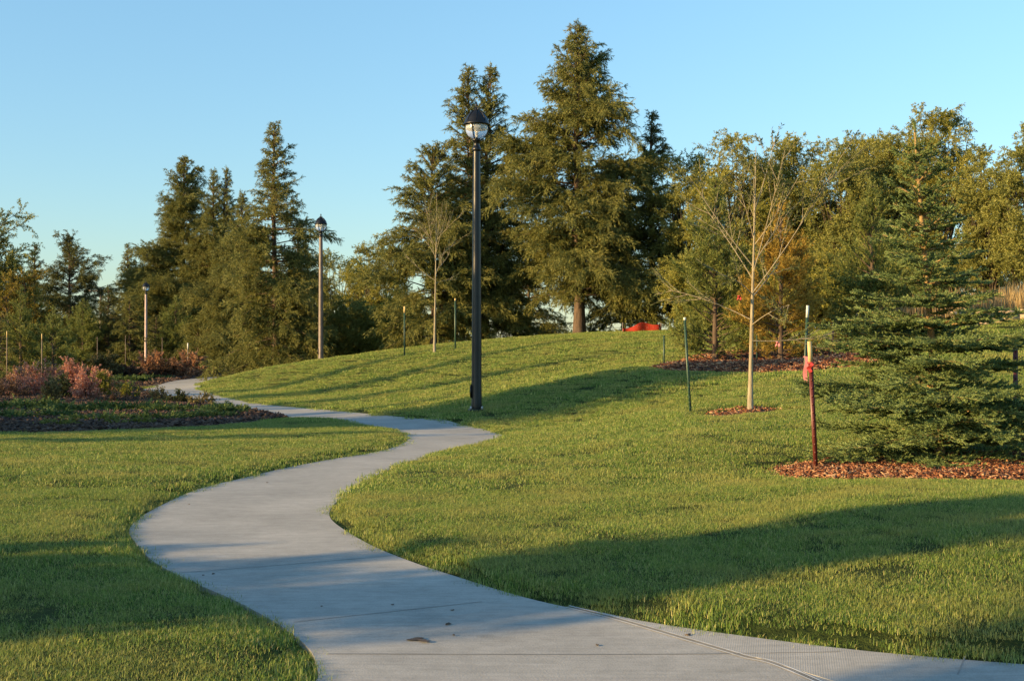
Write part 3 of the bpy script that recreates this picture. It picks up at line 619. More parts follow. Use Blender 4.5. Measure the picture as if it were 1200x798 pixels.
def bushy(px, top, d, half, label, seed, m='willow', group='leafy trees behind the lawn', name='willow_tree', cat='willow', xy=None, H=None, clear=.0, puffs=100, leaf=(.10, .034), dens=1.15, lk=1.0):
    """round, billowing crown: limbs run from the trunk out to leafy clumps of different size"""
    rg = np.random.default_rng(seed)
    if xy is None: x, y, z = base(px, d); Rr = half / F * d; H = topH(top, d, z)
    else: x, y = xy; z = g1(x, y); Rr = half
    n = puffs; v = norm(rg.normal(0, 1, (n, 3))); rr = rg.uniform(.35, 1, n) ** .45
    zc, hz = H * (clear + (1 - clear) * .5), H * (1 - clear) * .5
    lob = 1 + .13 * np.sin(np.arctan2(v[:, 1], v[:, 0]) * 3 + seed) + .1 * np.sin(v[:, 2] * 5 + seed * 2)
    E = np.stack([v[:, 0] * Rr * rr * lob * .9, v[:, 1] * Rr * rr * lob * .9, zc + v[:, 2] * (hz - .2) * rr * np.minimum(lob, 1.04)], 1)
    E[:, 2] = np.maximum(E[:, 2], .3 + clear * H)
    S0 = np.stack([E[:, 0] * .12, E[:, 1] * .12, np.maximum(clear * H * .8, E[:, 2] * rg.uniform(.25, .6, n))], 1); dv = E - S0
    b = Seg(S0, dv, np.linalg.norm(dv, axis=1), .0 * np.ones(n))
    k = 16; ps = rg.uniform(.35, .8, n) * min(1.0, Rr / 2.0) * lk; i = np.repeat(np.arange(n), k); dd = norm(rg.normal(0, 1, (n * k, 3)) + [0, 0, .35])
    tw = Seg(E[i] + rg.normal(0, .12, (n * k, 3)), dd, ps[i] * rg.uniform(.6, 1.25, n * k), .12 * np.ones(n * k))
    c2 = child(rg, tw, 9, .2, 1, .6, .45, .2, 9, .2, jit=.35, minL=.15)
    q = [needles(rg, tw, 34 * dens, *leaf, .9, True), needles(rg, c2, 44 * dens, *leaf, .9, True), needles(rg, b, 9 * dens, *leaf, .9, True, .5)]
    ns = 3 if clear < .2 else 1; st = Seg(np.array([[.1 * j, .05 * j, -.1] for j in range(ns)]), np.array([[.12 * (j - 1) * (ns > 1), .08 * j, 1.0] for j in range(ns)]), np.full(ns, H * .72), np.zeros(ns))
    return tree_obj(name, (x, y, z), label, cat, group, q, M[m], [wood(st, .012 * H + .03, .02, 6, 8), wood(b, .03, .01, 4, 5)], M['bark_dark'])

def shrub(px, d, half, hpx, label, seed, m, group='shrubs in the planting bed', name='leafy_shrub', leaf=(.055, .035), dens=1.0, cat='shrub', flat=False, sub=None, wm='bark_dark'):
    rg = np.random.default_rng(seed); x, y, z = base(px, d); z += .03
    Rr = half / F * d; H = hpx / F * d
    n = 44 if not flat else 76; Rr *= 1.2 if not flat else 1.45; H *= 1.25
    az = rg.uniform(0, 6.28, n)
    if flat:
        el = rg.uniform(.08, .45, n); L = Rr * rg.uniform(.6, 1.05, n); P = np.stack([np.cos(az) * .1 * Rr, np.sin(az) * .1 * Rr, np.full(n, .03)], 1)
        D = np.stack([np.cos(az) * np.cos(el), np.sin(az) * np.cos(el), np.sin(el) * H / Rr * 2], 1)
        s = Seg(P, D, L, .15)
        c = child(rg, s, 9, .2, 1, .6, .38, .3, .5, .0, minL=.1); c2 = child(rg, c, 9, .1, 1, .6, .5, .2, .8, -.2, minL=.07)
        q = [needles(rg, c, 60 * dens, .10, .035, .6), needles(rg, c2, 70 * dens, .09, .032, .6)]
        return tree_obj(name, (x, y, z), label, cat, group, q, M[m], [wood(s, .015, .004, 3, 4)], M[wm], 'foliage', 'stems')
    e = np.arccos(rg.uniform(0.05, 1, n)); tx = np.sin(e) * Rr; tz = np.maximum(np.cos(e), .12) * H
    D = np.stack([np.cos(az) * tx, np.sin(az) * tx, tz], 1); L = np.linalg.norm(D, axis=1) * rg.uniform(.72, 1.08, n)
    s = Seg(np.stack([np.cos(az) * .1 * Rr, np.sin(az) * .1 * Rr, np.full(n, -.04)], 1), D, L, .05)
    c = child(rg, s, 12, .25, 1, .55, .34, .3, 9, .05, minL=.07); c2 = child(rg, c, 10, .2, 1, .6, .5, .2, 9, .05, minL=.05)
    q = [needles(rg, c, 50 * dens, *leaf, .9, True), needles(rg, c2, 60 * dens, *leaf, .9, True)]
    return tree_obj(name, (x, y, z), label, cat, group, q, M[m], [wood(s, .012, .003, 3, 4), wood(c, .004, .0015, 3, 3)], M[wm], 'foliage', 'stems')

# ------------------------------------------------------------------ trees: the spruces
spruce(677, 33, 60, 76, 'tallest spruce, broad, on the crest right of the nearest street lamp', 101, bare=.13, tr=.25, irr=.35, up=.3, dens=1.1,
       prof=[(0, .5), (.13, .8), (.2, .98), (.35, 1), (.55, .9), (.68, .78), (.8, .55), (.9, .3), (.96, .14), (1, .04)])
spruce(566, 80, 64, 66, 'spruce with a twin top directly behind the nearest street lamp', 102, bare=.08, tr=.2, irr=.3, up=.35, leaders=((-.75, 0, 1.0), (.35, .1, 1.005)),
       prof=[(0, .8), (.13, 1), (.3, 1), (.45, .8), (.6, .66), (.75, .5), (.87, .32), (.95, .14), (1, .05)])
spruce(507, 176, 62, 66, 'broad olive spruce with a blunt top, left of the nearest street lamp', 103, bare=.07, tr=.14, irr=.3, up=.3,
       prof=[(0, .9), (.15, 1), (.35, .98), (.55, .82), (.7, .62), (.82, .45), (.92, .3), (1, .06)])
spruce(764, 133, 62, 58, 'dark pointed spruce between the tallest spruce and the leafy trees', 104, 'spruce_dark', bare=.08, tr=.2)
spruce(620, 292, 70, 46, 'short spruce in the gap between the lamp and the tallest spruce', 105, bare=.12)
spruce(730, 262, 67, 40, 'half hidden spruce close on the right of the tallest spruce', 106, bare=.08)
spruce(322, 146, 68, 62, 'tall narrow spruce with tiers of level branches beside the second street lamp', 107, 'spruce', bare=.05, tr=.2, irr=.22, open_=.25, up=.0,
       prof=[(0, .75), (.1, .95), (.25, 1), (.4, .98), (.55, .75), (.7, .52), (.82, .34), (.92, .18), (1, .03)])
spruce(216, 186, 114, 72, 'ragged open topped spruce, leftmost of the three tall ones in the left clump', 108, 'spruce', tr=.2, irr=.35, open_=.35, dens=1.1,
       prof=[(0, .9), (.15, 1), (.35, .82), (.5, .72), (.62, .5), (.75, .4), (.85, .3), (.93, .16), (1, .03)])
spruce(258, 198, 111, 62, 'spruce with a double top between the two taller ones of the left clump', 109, 'spruce', leaders=((-.6, 0, .99), (.5, .2, 1.0)), irr=.35, open_=.35)
spruce(284, 228, 100, 54, 'lower spruce filling the foot of the left clump near the bend of the path', 110, 'spruce', irr=.3)
spruce(182, 290, 112, 46, 'short spruce on the left skirt of the left clump', 111, 'spruce', irr=.3)
spruce(350, 262, 72, 34, 'slender spruce just right of the tiered tall one', 118, 'spruce_dark', irr=.3)
spruce(82, 280, 110, 36, 'dark spruce with upswept irregular branches near the left edge', 112, 'spruce_dark', irr=.5, open_=.6, up=.5, prof=[(0, .7), (.2, .9), (.45, 1), (.6, .9), (.75, .72), (.88, .5), (.95, .3), (1, .1)])
spruce(41, 288, 110, 24, 'narrow dark spruce spire between the yellowing tree and the upswept one', 113, 'spruce_dark', irr=.35, prof=[(0, 1), (.3, .95), (.55, .7), (.75, .4), (.9, .22), (1, .04)])
spruce(150, 288, 116, 30, 'evenly pointed spruce standing left of the far street lamp', 114, 'spruce', irr=.2)

# young conifers in front of them on the left
for px, top, d, half, lab, sd, mm in [
    (24, 338, 70, 30, 'bushy young pine furthest left in the low row', 120, 'pine'), (62, 362, 69, 28, 'low rounded young pine behind the pinkish shrubs at far left', 121, 'pine'),
    (97, 352, 104, 30, 'yellow green young pine in front of the upswept dark spruce', 122, 'pine'), (206, 348, 103, 30, 'bright green young pine right of the far street lamp', 126, 'pine')]:
    young_pine(px, top, d, half, lab, sd, mm, group='young conifers in the low left row', ln=.16, dens=.8, fine=.8)
for px, top, d, half, lab, sd, mm in [
    (127, 338, 106, 28, 'young dark spruce with a rusty top beside the utility pole', 123, 'spruce_dark'), (152, 350, 104, 30, 'young spruce with level branches left of the far street lamp', 124, 'spruce'),
    (183, 372, 102, 24, 'small spruce low in the row just right of the far street lamp', 125, 'spruce_dark'), (232, 374, 100, 26, 'small spruce at the right end of the low row', 127, 'spruce'), (0, 372, 68, 26, 'young spruce cut by the left edge of the picture', 128, 'spruce')]:
    spruce(px, top, d, half, lab, sd, mm, group='young conifers in the low left row', bare=.03, tr=.06, up=.2)
broadleaf(-14, 238, 76, 36, 'airy poplar at the left edge with thin grey green leaves', 130, 'willow_olive', stems=5, name='poplar_tree', dens=.7, group='leafy trees at the left edge', cat='poplar')
broadleaf(22, 298, 74, 28, 'yellowing leafy tree in front of the airy poplar', 131, 'yellow_leaf', group='leafy trees at the left edge', stems=6)

# leafy trees behind the lawn
for px, top, d, half, lab, sd, mm in [
    (398, 292, 80, 40, 'dull green leafy tree just right of the second street lamp', 140, 'willow_olive'),
    (440, 286, 78, 40, 'olive leafy tree between the second lamp and the broad olive spruce', 141, 'willow'),
    (412, 350, 71, 34, 'low dark bushy tree at the foot of the second street lamp', 142, 'willow_olive'),
    (470, 345, 70, 30, 'low leafy tree under the left side of the broad olive spruce', 143, 'willow'),
    (806, 172, 60, 40, 'grey green willow just right of the dark pointed spruce', 144, 'willow_olive'),
    (866, 158, 55, 56, 'willow with a round billowing crown behind the greener pine', 145, 'willow'),
    (938, 164, 56, 50, 'willow crown seen above the bare sapling', 146, 'willow'),
    (990, 168, 53, 44, 'willow directly left of the near spruce tip, behind the green pine', 147, 'willow_olive'),
    (1048, 144, 55, 44, 'tall willow right behind the tip of the near spruce', 148, 'willow_olive'),
    (1102, 126, 53, 50, 'tallest willow, right of the near spruce tip', 149, 'willow'),
    (1160, 164, 50, 34, 'willow between the tallest willow and the right edge', 150, 'willow_olive'),
    (1208, 142, 48, 40, 'willow cut by the right edge of the picture', 151, 'willow_olive'),
    (902, 160, 58, 46, 'willow crown straight above the yellowing pine', 155, 'willow'),
    (1022, 156, 57, 44, 'willow filling the skyline just left of the near spruce tip', 156, 'willow'),
    (960, 300, 47, 50, 'low willow thicket behind the yellowing pine', 152, 'willow'),
    (1060, 290, 46, 50, 'low dark willow behind the middle of the near spruce', 153, 'willow_olive'),
    (835, 290, 50, 46, 'low willow filling the gap left of the yellowing pine', 154, 'willow')]:
    bushy(px, top, d, half * (1.25 if px > 700 else 1.05), lab, sd, mm, name='willow_tree' if px > 700 else 'leafy_tree', cat='willow' if px > 700 else 'tree')

# pines in their mulch bed
young_pine(838, 212, 36.5, 58, 'bushy green pine left of the bare sapling in the long mulch bed', 160, 'pine', fine=1.4, dens=1.15)
young_pine(915, 240, 35, 52, 'yellowing pine with golden needles right behind the bare sapling', 161, 'pine_gold', fine=1.4, dens=1.35)
young_pine(1022, 216, 37, 54, 'conical green pine just left of the near spruce', 162, 'pine', fine=1.4, dens=1.25)

# the near spruce, built finely
def near_spruce():
    rg = np.random.default_rng(7); d = 15.0; x, y, z = base(1103, d); H = topH(146, d, z); lean = (1072 - 1103) / F * d
    wh = []
    h = .12
    while h < H - .35:
        wh += [(h, 13 if h < 2 else 8, 1.0)]
        for q_ in range(2): wh += [(h + rg.uniform(.05, .2), 1, .45)]
        h += .25 if h < 1.9 else .2
    u, L, az = [], [], []
    for hh, k, f in wh:
        a0 = rg.uniform(0, 6.28)
        for j in range(k):
            uu = (hh + rg.normal(0, .012)) / H; u.append(uu); az.append(a0 + j * 6.28 / k + rg.normal(0, .15))
            L.append(f * rg.uniform(.7, 1.12) * np.interp(uu, [0, .1, .25, .38, .45, .62, .75, .85, .95], [1.3, 1.46, 1.36, 1.15, .78, .56, .4, .28, .16]))
    u, L, az = map(np.array, (u, L, az)); n = len(u)
    el = np.interp(u, [0, .3, .6, .85, 1], [.0, .1, .22, .45, .8]) + rg.normal(0, .08, n)
    b = Seg(np.stack([lean * u, 0 * u, u * H], 1), np.stack([np.cos(az) * np.cos(el), np.sin(az) * np.cos(el), np.sin(el)], 1), L, np.interp(u, [0, .5, 1], [.06, .0, -.25]))
    c = child(rg, b, 24, .1, 1, .8, .42, .5, .1, .08, jit=.2, minL=.12)
    c2 = child(rg, c, 17, .1, 1, .75, .42, .3, .3, -.2, jit=.2, minL=.08)
    top_b = Seg(np.array([[lean * .6, 0, H * .6]]), norm(np.array([[lean * .4, 0, H * .4]])), np.array([H * .41]), np.zeros(1))
    fs = [needles(rg, top_b, 1100, .055, .009, .8), needles(rg, b, 400, .028, .009, .65, tmin=.08), needles(rg, c, 480, .026, .0095, .65), needles(rg, c2, 520, .024, .0095, .7)]
    root = empty('spruce_tree', (x, y, z)); tag(root, 'near blue green young spruce in its own bark mulch ring at right', 'spruce')
    V, Fs = merge(fs); mesh_np('crown', V, [(f, 0) for f in Fs], M['spruce_near'], root)
    V, Fs = merge([trunk_mesh(H * .985, .045, (lean, 0), flare=1.2), wood(b, .014, .004, 4, 5), wood(c, .005, .002, 3, 3)]); mesh_np('trunk', V, [(f, 0) for f in Fs], M['bark_tan'], root, True)
near_spruce()

# bare saplings
def sapling(px, base_d, top, half, label, seed, leafd, trad, gy=None, limbs=11, start=.36, name='sapling_tree', fine=1.0):
    rg = np.random.default_rng(seed); x, y, z = base(px, base_d); H = topH(top, base_d, z); Rr = half / F * base_d
    t = np.linspace(0, 1, 9); lx = .10
    nL = limbs; u = np.linspace(start, .72, nL) + rg.normal(0, .02, nL); az = np.arange(nL) * 2.4 + rg.uniform(0, 1, nL)
    el = np.interp(u, [start, .72], [.45, 1.15]) + rg.normal(0, .2, nL)
    L = H * (1.02 - u) * rg.uniform(.65, .95, nL); L = np.minimum(L, Rr / np.cos(el) * rg.uniform(.8, 1.1, nL))
    b = Seg(np.stack([lx * u, 0 * u, u * H], 1), np.stack([np.cos(az) * np.cos(el), np.sin(az) * np.cos(el), np.sin(el)], 1), L, rg.uniform(-.3, .3, nL))
    c = child(rg, b, 4.0, .25, 1, .55, .45, .3, 9, -.1, jit=.3, minL=.15); c2 = child(rg, c, 4, .2, 1, .5, .45, .2, 9, -.05, minL=.08)
    root = empty(name, (x, y, z)); tag(root, label, 'sapling')
    tv = MB(); pts = np.stack([lx * t, .03 * np.sin(t * 6), H * t - .06 * (t == 0)], 1); rad = trad * (1 - t) ** 1.25 + .005; rad[0] *= 1.25
    tv.tube(pts, rad, 10)
    V, Fs = merge([wood(b, trad * .25, .004, 6, 6), wood(c, .0055 * fine, .003, 4, 4), wood(c2, .003 * fine, .0018, 3, 3)])
    for f in Fs: tv.parts.append((f + tv.n, 0))
    tv.V.append(V); tv.n += len(V)
    tv.build('trunk', M['bark_pale'], root, True)
    fl = [needles(rg, c, leafd, .07, .022, .9, True, .3, 0), needles(rg, c2, leafd * 1.4, .065, .022, .9, True, .2, 0)]
    V, Fs = merge(fl); mesh_np('leaves', V, [(f, 0) for f in Fs], M['sapling_leaf'], root)
    return root, (x, y, z), H
sapling(879, 22, 172, 104, 'nearly bare sapling with a pale trunk in a small mulch ring', 170, 44, .042, limbs=14, start=.28)
sapling(509, 51, 226, 34, 'slender upright sapling with a pale stem on the crest left of the nearest lamp', 171, 40, .045, limbs=11, start=.42, fine=1.8)

# ------------------------------------------------------------------ shrubs and ground cover in the left bed
for px, d, half, h, lab, sd, mm in [
    (44, 46, 27, 30, 'pinkish red shrub, widest of the reddish ones at the left', 200, 'red_leaf'),
    (84, 52, 13, 30, 'tall salmon coloured shrub standing behind the dark round one', 201, 'red_leaf'),
    (103, 50, 12, 28, 'salmon red shrub just behind the yellow green bush', 202, 'red_leaf'),
    (101, 42, 14, 28, 'pinkish shrub at the front, between the dark one and the yellow green bush', 203, 'red_leaf'),
    (124, 49, 12, 22, 'orange topped shrub right behind the yellow green bush', 204, 'rust_leaf'),
    (8, 44, 26, 20, 'rusty brown shrub at the left edge of the bed', 205, 'brown_leaf'),
    (68, 50, 10, 22, 'muted olive shrub between the two reddish ones', 219, 'tan_leaf'),
    (72, 43, 15, 24, 'round dark green shrub amid the reddish ones', 206, 'dark_leaf'),
    (60, 40, 10, 24, 'upright pale green shrub with bare stems at its foot', 207, 'tan_leaf'),
    (116, 45, 13, 26, 'yellow green bush in the middle of the reddish shrubs', 208, 'lime_leaf'),
    (150, 43.5, 11, 16, 'lime coloured bush near the far bend of the path', 209, 'lime_leaf'),
    (128, 40, 22, 12, 'low brown shrub in front of the yellow green bush', 210, 'brown_leaf'),
    (173, 42, 7, 12, 'small rusty shrub left of the tan tufted one', 211, 'rust_leaf'),
    (186, 41, 9, 16, 'small tan tufted shrub with pale seed heads', 212, 'tan_leaf'),
    (199, 39.8, 7, 11, 'small dark green shrub right of the tan tufted one', 213, 'dark_leaf'),
    (212, 39.8, 7, 15, 'small dark shrub with a rusty top beside the path', 214, 'dark_leaf'),
    (236, 38.5, 15, 15, 'clipped round tan shrub closest to the path', 215, 'tan_leaf'),
    (25, 50, 14, 26, 'pale pink shrub behind the widest reddish one', 217, 'rust_leaf'),
    (140, 52, 16, 16, 'low green shrub behind the lime coloured bush', 218, 'juniper')]:
    shrub(px, d, half, h, lab, sd, M and mm, name='flowering_shrub' if mm == 'red_leaf' else 'leafy_shrub')
for px, d, half, h, lab, sd, mm in [
    (176, 76, 17, 24, 'faded pink shrub at the foot of the far street lamp', 230, 'rust_leaf'),
    (192, 75, 14, 18, 'dull brown shrub between the two faded pink ones', 231, 'brown_leaf'),
    (223, 76, 20, 25, 'rounded faded pink shrub nearest the mound, beyond the path', 232, 'rust_leaf'),
    (150, 74, 16, 16, 'low reddish brown shrub left of the far lamp', 233, 'brown_leaf'),
    (120, 73, 16, 24, 'pale green low shrub beyond the path at left', 234, 'tan_leaf'),
    (250, 80, 16, 14, 'grey green tufted shrub where the path slips behind the mound', 235, 'tan_leaf')]:
    shrub(px, d, half, h, lab, sd, mm, group='shrubs beyond the path', leaf=(.08, .05), dens=.8)
for px, d, half, h, lab, sd, mm in [
    (20, 36, 34, 10, 'dark creeping juniper at the left end of the bed', 240, 'juniper'), (92, 34.5, 30, 9, 'creeping juniper in front of the pale green upright shrub', 241, 'juniper'),
    (150, 35, 32, 9, 'creeping juniper in the middle of the bed', 242, 'juniper'), (200, 34.2, 24, 8, 'creeping juniper in front of the small dark shrubs', 243, 'juniper'),
    (262, 33.2, 19, 10, 'largest creeping juniper near the pointed end of the bed', 244, 'juniper'), (258, 35.2, 9, 7, 'juniper tuft just below the round tan shrub', 245, 'juniper'),
    (240, 31, 22, 10, 'low juniper at the front right of the bed', 246, 'juniper'), (185, 30, 26, 9, 'low juniper at the front middle of the bed', 247, 'juniper'),
    (110, 29.5, 26, 8, 'dull juniper at the front left of the bed', 248, 'juniper'), (66, 26.5, 16, 7, 'golden green juniper by the lawn edge of the bed', 249, 'juniper_gold'),
    (150, 27.5, 18, 8, 'yellowish juniper sprawling over the front edge of the bed', 250, 'juniper_gold'), (40, 31, 26, 8, 'flat dark juniper left of the dull one', 251, 'juniper'), (190, 71, 9, 4, 'low juniper beyond the path below the rounded faded pink shrub', 253, 'juniper'), (150, 67, 16, 6, 'low juniper beyond the bed, below the far street lamp', 254, 'juniper'), (163, 70, 9, 4, 'small juniper tuft at the outer edge of the far path bend', 255, 'juniper'), (-20, 30, 30, 9, 'juniper cut by the left edge of the picture', 252, 'juniper')]:
    shrub(px, d, half, h, lab, sd, mm, group='creeping junipers in the bed', name='creeping_juniper', cat='juniper', flat=True)

# ------------------------------------------------------------------ lamps
def lamp(px, d, label, first=None):
    x, y, z = base(px, d)
    if first is not None: 
        root = first.copy(); COL.objects.link(root); root.location = (x, y, z); root['label'] = label
        for ch in list(first.children):
            c = ch.copy(); COL.objects.link(c); c.parent = root
            for g_ in ch.children: dd = g_.copy(); COL.objects.link(dd); dd.parent = c
        return root
    root = empty('street_lamp', (x, y, z)); tag(root, label, 'street lamp', 'street lamps along the path'); root.scale = (1.05, 1.05, 1.05)
    Hh = 6.35
    b = MB(); b.lathe([(.0, .0), (.19, .0), (.19, .03), (.165, .05), (.0, .05)], 8); bp = b.build('base_plate', M['black_paint'], root)
    for k in range(4):
        bb = MB(); a = k * math.pi / 2 + .78; bb.lathe([(0, .0), (.022, .0), (.022, .05), (0, .055)], 6, c=(.165 * math.cos(a), .165 * math.sin(a), .05)); bb.build('anchor_bolt', M['steel'], bp)
    p = MB()     # fluted tapering pole
    prof = [(.118, .05), (.122, .12), (.112, .2), (.108, 1.2), (.1, 2.6), (.09, 4.2), (.078, 5.52)]
    sides = 24; V = []; a = np.arange(sides) * 2 * math.pi / sides; fl = np.where(np.arange(sides) % 2, 1.0, .94)
    for r_, h in prof: V.append(np.stack([r_ * fl * np.cos(a), r_ * fl * np.sin(a), np.full(sides, h)], 1))
    F_ = [(i * sides + j, i * sides + (j + 1) % sides, (i + 1) * sides + (j + 1) % sides, (i + 1) * sides + j) for i in range(len(prof) - 1) for j in range(sides)]
    p.add(np.concatenate(V), F_); pole = p.build('pole', M['black_paint'], root, True)
    hb = MB(); hb.box((-.118, -.02, .42), (.025, .11, .28)); hb.box((-.135, -.02, .42), (.012, .07, .22)); hb.build('access_cover', M['black_paint'], pole)
    c = MB(); c.lathe([(.078, 5.5), (.098, 5.52), (.1, 5.56), (.075, 5.6), (.062, 5.62), (.06, 5.7), (.088, 5.72), (.1, 5.75), (.07, 5.78), (0, 5.78)], 24); c.build('collar', M['black_paint'], root, True)
    gl = MB(); an = np.linspace(0, 1, 12)
    gp_ = [(.05, 5.76)] + [(.235 * math.sin(t * 1.75) ** .8, 6.02 - .25 * math.cos(t * 1.6)) for t in np.linspace(.15, 1, 12)] + [(.232, 6.06), (.228, 6.08)]
    gl.lathe(gp_, 32); gl.build('globe', M['globe'], root, True)
    rf = MB(); rf.lathe([(.0, 6.09), (.19, 6.08), (.185, 5.99), (.165, 5.975), (.08, 6.03), (0, 6.04)], 24); rf.build('reflector', M['reflector'], root, True)
    bl_ = MB(); bl_.lathe([(0, 5.8), (.022, 5.81), (.03, 5.88), (.026, 5.96), (0, 5.99)], 12); bl_.build('bulb', M['bulb'], root, True)
    dm = MB(); dm.lathe([(.0, 6.075), (.225, 6.075), (.282, 6.06), (.285, 6.085), (.262, 6.115), (.235, 6.19), (.19, 6.26), (.13, 6.325), (.075, 6.36), (.055, 6.375), (.055, 6.39), (.0, 6.40)], 40)
    for k in range(8):
        a = k * math.pi / 4; pr_ = [(.258, 6.125), (.234, 6.2), (.189, 6.27), (.13, 6.335), (.075, 6.37)]
        dm.tube([(r_ * math.cos(a), r_ * math.sin(a), h) for r_, h in pr_], .008, 5)
    dome = dm.build('dome', M['black_paint'], root, True)
    fn = MB(); fn.lathe([(.052, 6.385), (.05, 6.41), (.02, 6.425), (.014, 6.45), (.03, 6.47), (.03, 6.49), (.012, 6.52), (0, 6.56)], 16)
    for k in range(4):
        a = k * math.pi / 2 + .5; fn.tube([(.045 * math.cos(a), .045 * math.sin(a), 6.38), (.075 * math.cos(a), .075 * math.sin(a), 6.40), (.075 * math.cos(a), .075 * math.sin(a), 6.44)], .01, 5)
    fn.build('finial', M['black_paint'], dome, True)
    for k in range(3):
        a = k * 2 * math.pi / 3 - 1.9
        ar = MB(); ar.tube([((.04 + .215 * math.sin(t * 1.57)) * math.cos(a), (.04 + .215 * math.sin(t * 1.57)) * math.sin(a), 6.07 - .33 * math.cos(t * 1.57)) for t in np.linspace(0, 1, 9)], .013, 6); ar.build('globe_arm', M['black_paint'], root, True)
    return root
m, nt, b = mat('frosted_globe'); b.inputs['Base Color'].default_value = (.9, .92, .93, 1); b.inputs['Roughness'].default_value = .12; b.inputs['IOR'].default_value = 1.3
b.inputs['Transmission Weight'].default_value = .75; nz = noise(nt, 5, 2); bump(nt, b, nz.outputs['Fac'], .05, .01); M['globe'] = m
M['reflector'] = plain('pale_reflector', (.75, .73, .66), .4, 0, .05)
M['bulb'] = plain('glass_bulb', (.8, .8, .78), .2, 0, .05)
L1 = lamp(558.5, 28.5, 'nearest and largest black street lamp, on the mound beside the path')
L2 = lamp(376, 59.8, 'second street lamp, between the tiered spruce and the leafy trees', L1)
L3 = lamp(171, 101, 'farthest street lamp, small among the young conifers on the left', L1)

# the farther poles get a paler, warmer base colour than the nearest one
M['brown_grey_paint'] = plain('brown_grey_pole_paint', (0.16, 0.125, 0.11), 0.45, 0, .3, 4)
M['pale_pinkish_paint'] = plain('pale_pinkish_pole_paint', (0.5, 0.38, 0.36), 0.55, 0, .2, 4)
for root_, mm_, lab_ in ((L2, 'brown_grey_paint', 'brown grey pole'), (L3, 'pale_pinkish_paint', 'pale pinkish pole')):
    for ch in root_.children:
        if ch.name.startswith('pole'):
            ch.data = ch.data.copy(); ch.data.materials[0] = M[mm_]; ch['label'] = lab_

# ------------------------------------------------------------------ stakes
def stake(px, top, d, label, body, tip, tipfrac, w=.036, leanx=0.0, ribbon=None, group='planting stakes', name='garden_stake', basepy=None):
    x, y, z = base(px, d); H = topH(top, d, z)
    root = empty(name, (x, y, z)); tag(root, label, 'stake', group)
    p = MB(); hb = H * (1 - tipfrac)
    def tee(mb, h0, h1, q_=0):         # T-section steel post with studs
        a = math.atan2(leanx, 1)
        c = lambda h: (leanx * h / H, 0, h)
        mid = (h0 + h1) / 2; ln = (h1 - h0)
        tl = math.atan2(leanx, H)
        mb.box((leanx * mid / H, 0, mid), (w, w * .18, ln), 0, q_, tl); mb.box((leanx * mid / H, w * .42, mid), (w * .18, w * .66, ln), 0, q_, tl)
    tee(p, -.15, hb)
    for k in range(int(hb / .09)):
        h = .08 + k * .09
        if h < hb - .03: p.box((leanx * h / H, -w * .16, h), (w * .35, w * .16, .025))
    p.build('post', M[body], root)
    if tip:
        t_ = MB(); tee(t_, hb, H); t_.build('tip', M[tip], root)
    if ribbon:
        col_, r0, r1, side = ribbon; rb = MB()
        n = 9; s_ = np.linspace(0, 1, n); zz = H * r0 - H * (r0 - r1) * s_
        xx = leanx * zz / H + side * (.02 + .07 * s_) + .012 * np.sin(s_ * 9); yy = -.03 - .02 * np.sin(s_ * 7); wd_ = (.026 + .012 * np.sin(s_ * 3)) * (1 if r0 - r1 > .2 else .6)
        V = np.concatenate([np.stack([xx - wd_, yy, zz], 1), np.stack([xx + wd_, yy - .012, zz], 1), np.stack([xx - wd_, yy + .004, zz], 1), np.stack([xx + wd_, yy - .008, zz], 1)])
        i = np.arange(n - 1)
        rb.add(V, np.column_stack([i, i + n, i + n + 1, i + 1])); rb.add(V, np.column_stack([i + 2 * n, i + 2 * n + 1, i + 3 * n + 1, i + 3 * n]))
        rb.tube([(leanx * r0 + .03 * math.cos(a), .03 * math.sin(a), H * r0) for a in np.linspace(0, 6.28, 9)], .011, 6)
        rb.build('ribbon', M[col_], root)
    return root
stake(956.5, 400, 14.3, 'red brown stake with a pale wooden tip leaning in the front mulch edge', 'red_paint', 'wood_pale', .16, .05, -.075, ('red_tape', .84, .77, -.3))
stake(942, 358, 23, 'green stake with white tip and pink ribbon, right of the bare sapling', 'green_paint', 'white_paint', .13, .05, .07, ('pink', .45, .13, 0.1))
stake(809, 372, 22.5, 'dark green stake left of the bare sapling', 'green_paint', 'white_paint', .03, .045, -.1)
stake(778, 393, 35, 'short dark green stake at the left end of the long mulch bed', 'green_paint', None, 0, .045)
stake(976, 377, 33, 'short dark red stake behind the ribboned green stake', 'red_paint', None, 0, .05)
stake(1190, 400, 16.5, 'dark red stake half hidden behind the right side of the near spruce', 'red_paint', None, 0, .06)
stake(887, 390, 35, 'short green stake in the mulch behind the sapling trunk', 'green_paint', None, 0, .045)
stake(474, 359, 51.5, 'pale tipped stake left of the slender upright sapling', 'green_paint', 'wood_pale', .13, .07)
stake(533.5, 350, 51, 'thin stake between the slender sapling and the nearest lamp', 'green_paint', 'wood_pale', .04, .07)
stake(8, 388, 60, 'pale tipped stake nearest the left edge of the picture', 'pole_grey', 'wood_pale', .12, .04, group='stakes among the young conifers')
stake(49, 391, 61, 'pale tipped stake behind the widest reddish shrub', 'pole_grey', 'wood_pale', .12, .04, group='stakes among the young conifers')
stake(114, 395, 90, 'thin grey stake below the utility pole', 'pole_grey', 'pole_grey', .08, .035, group='stakes among the young conifers')
stake(147, 393, 92, 'thin grey stake left of the far lamp', 'pole_grey', 'pole_grey', .08, .035, group='stakes among the young conifers')
stake(190, 396, 90, 'thin grey stake right of the far lamp', 'pole_grey', 'pole_grey', .08, .035, group='stakes among the young conifers')
stake(220, 402, 88, 'pale tipped stake above the rounded faded pink shrub', 'pole_grey', 'white_paint', .2, .07, group='stakes among the young conifers')

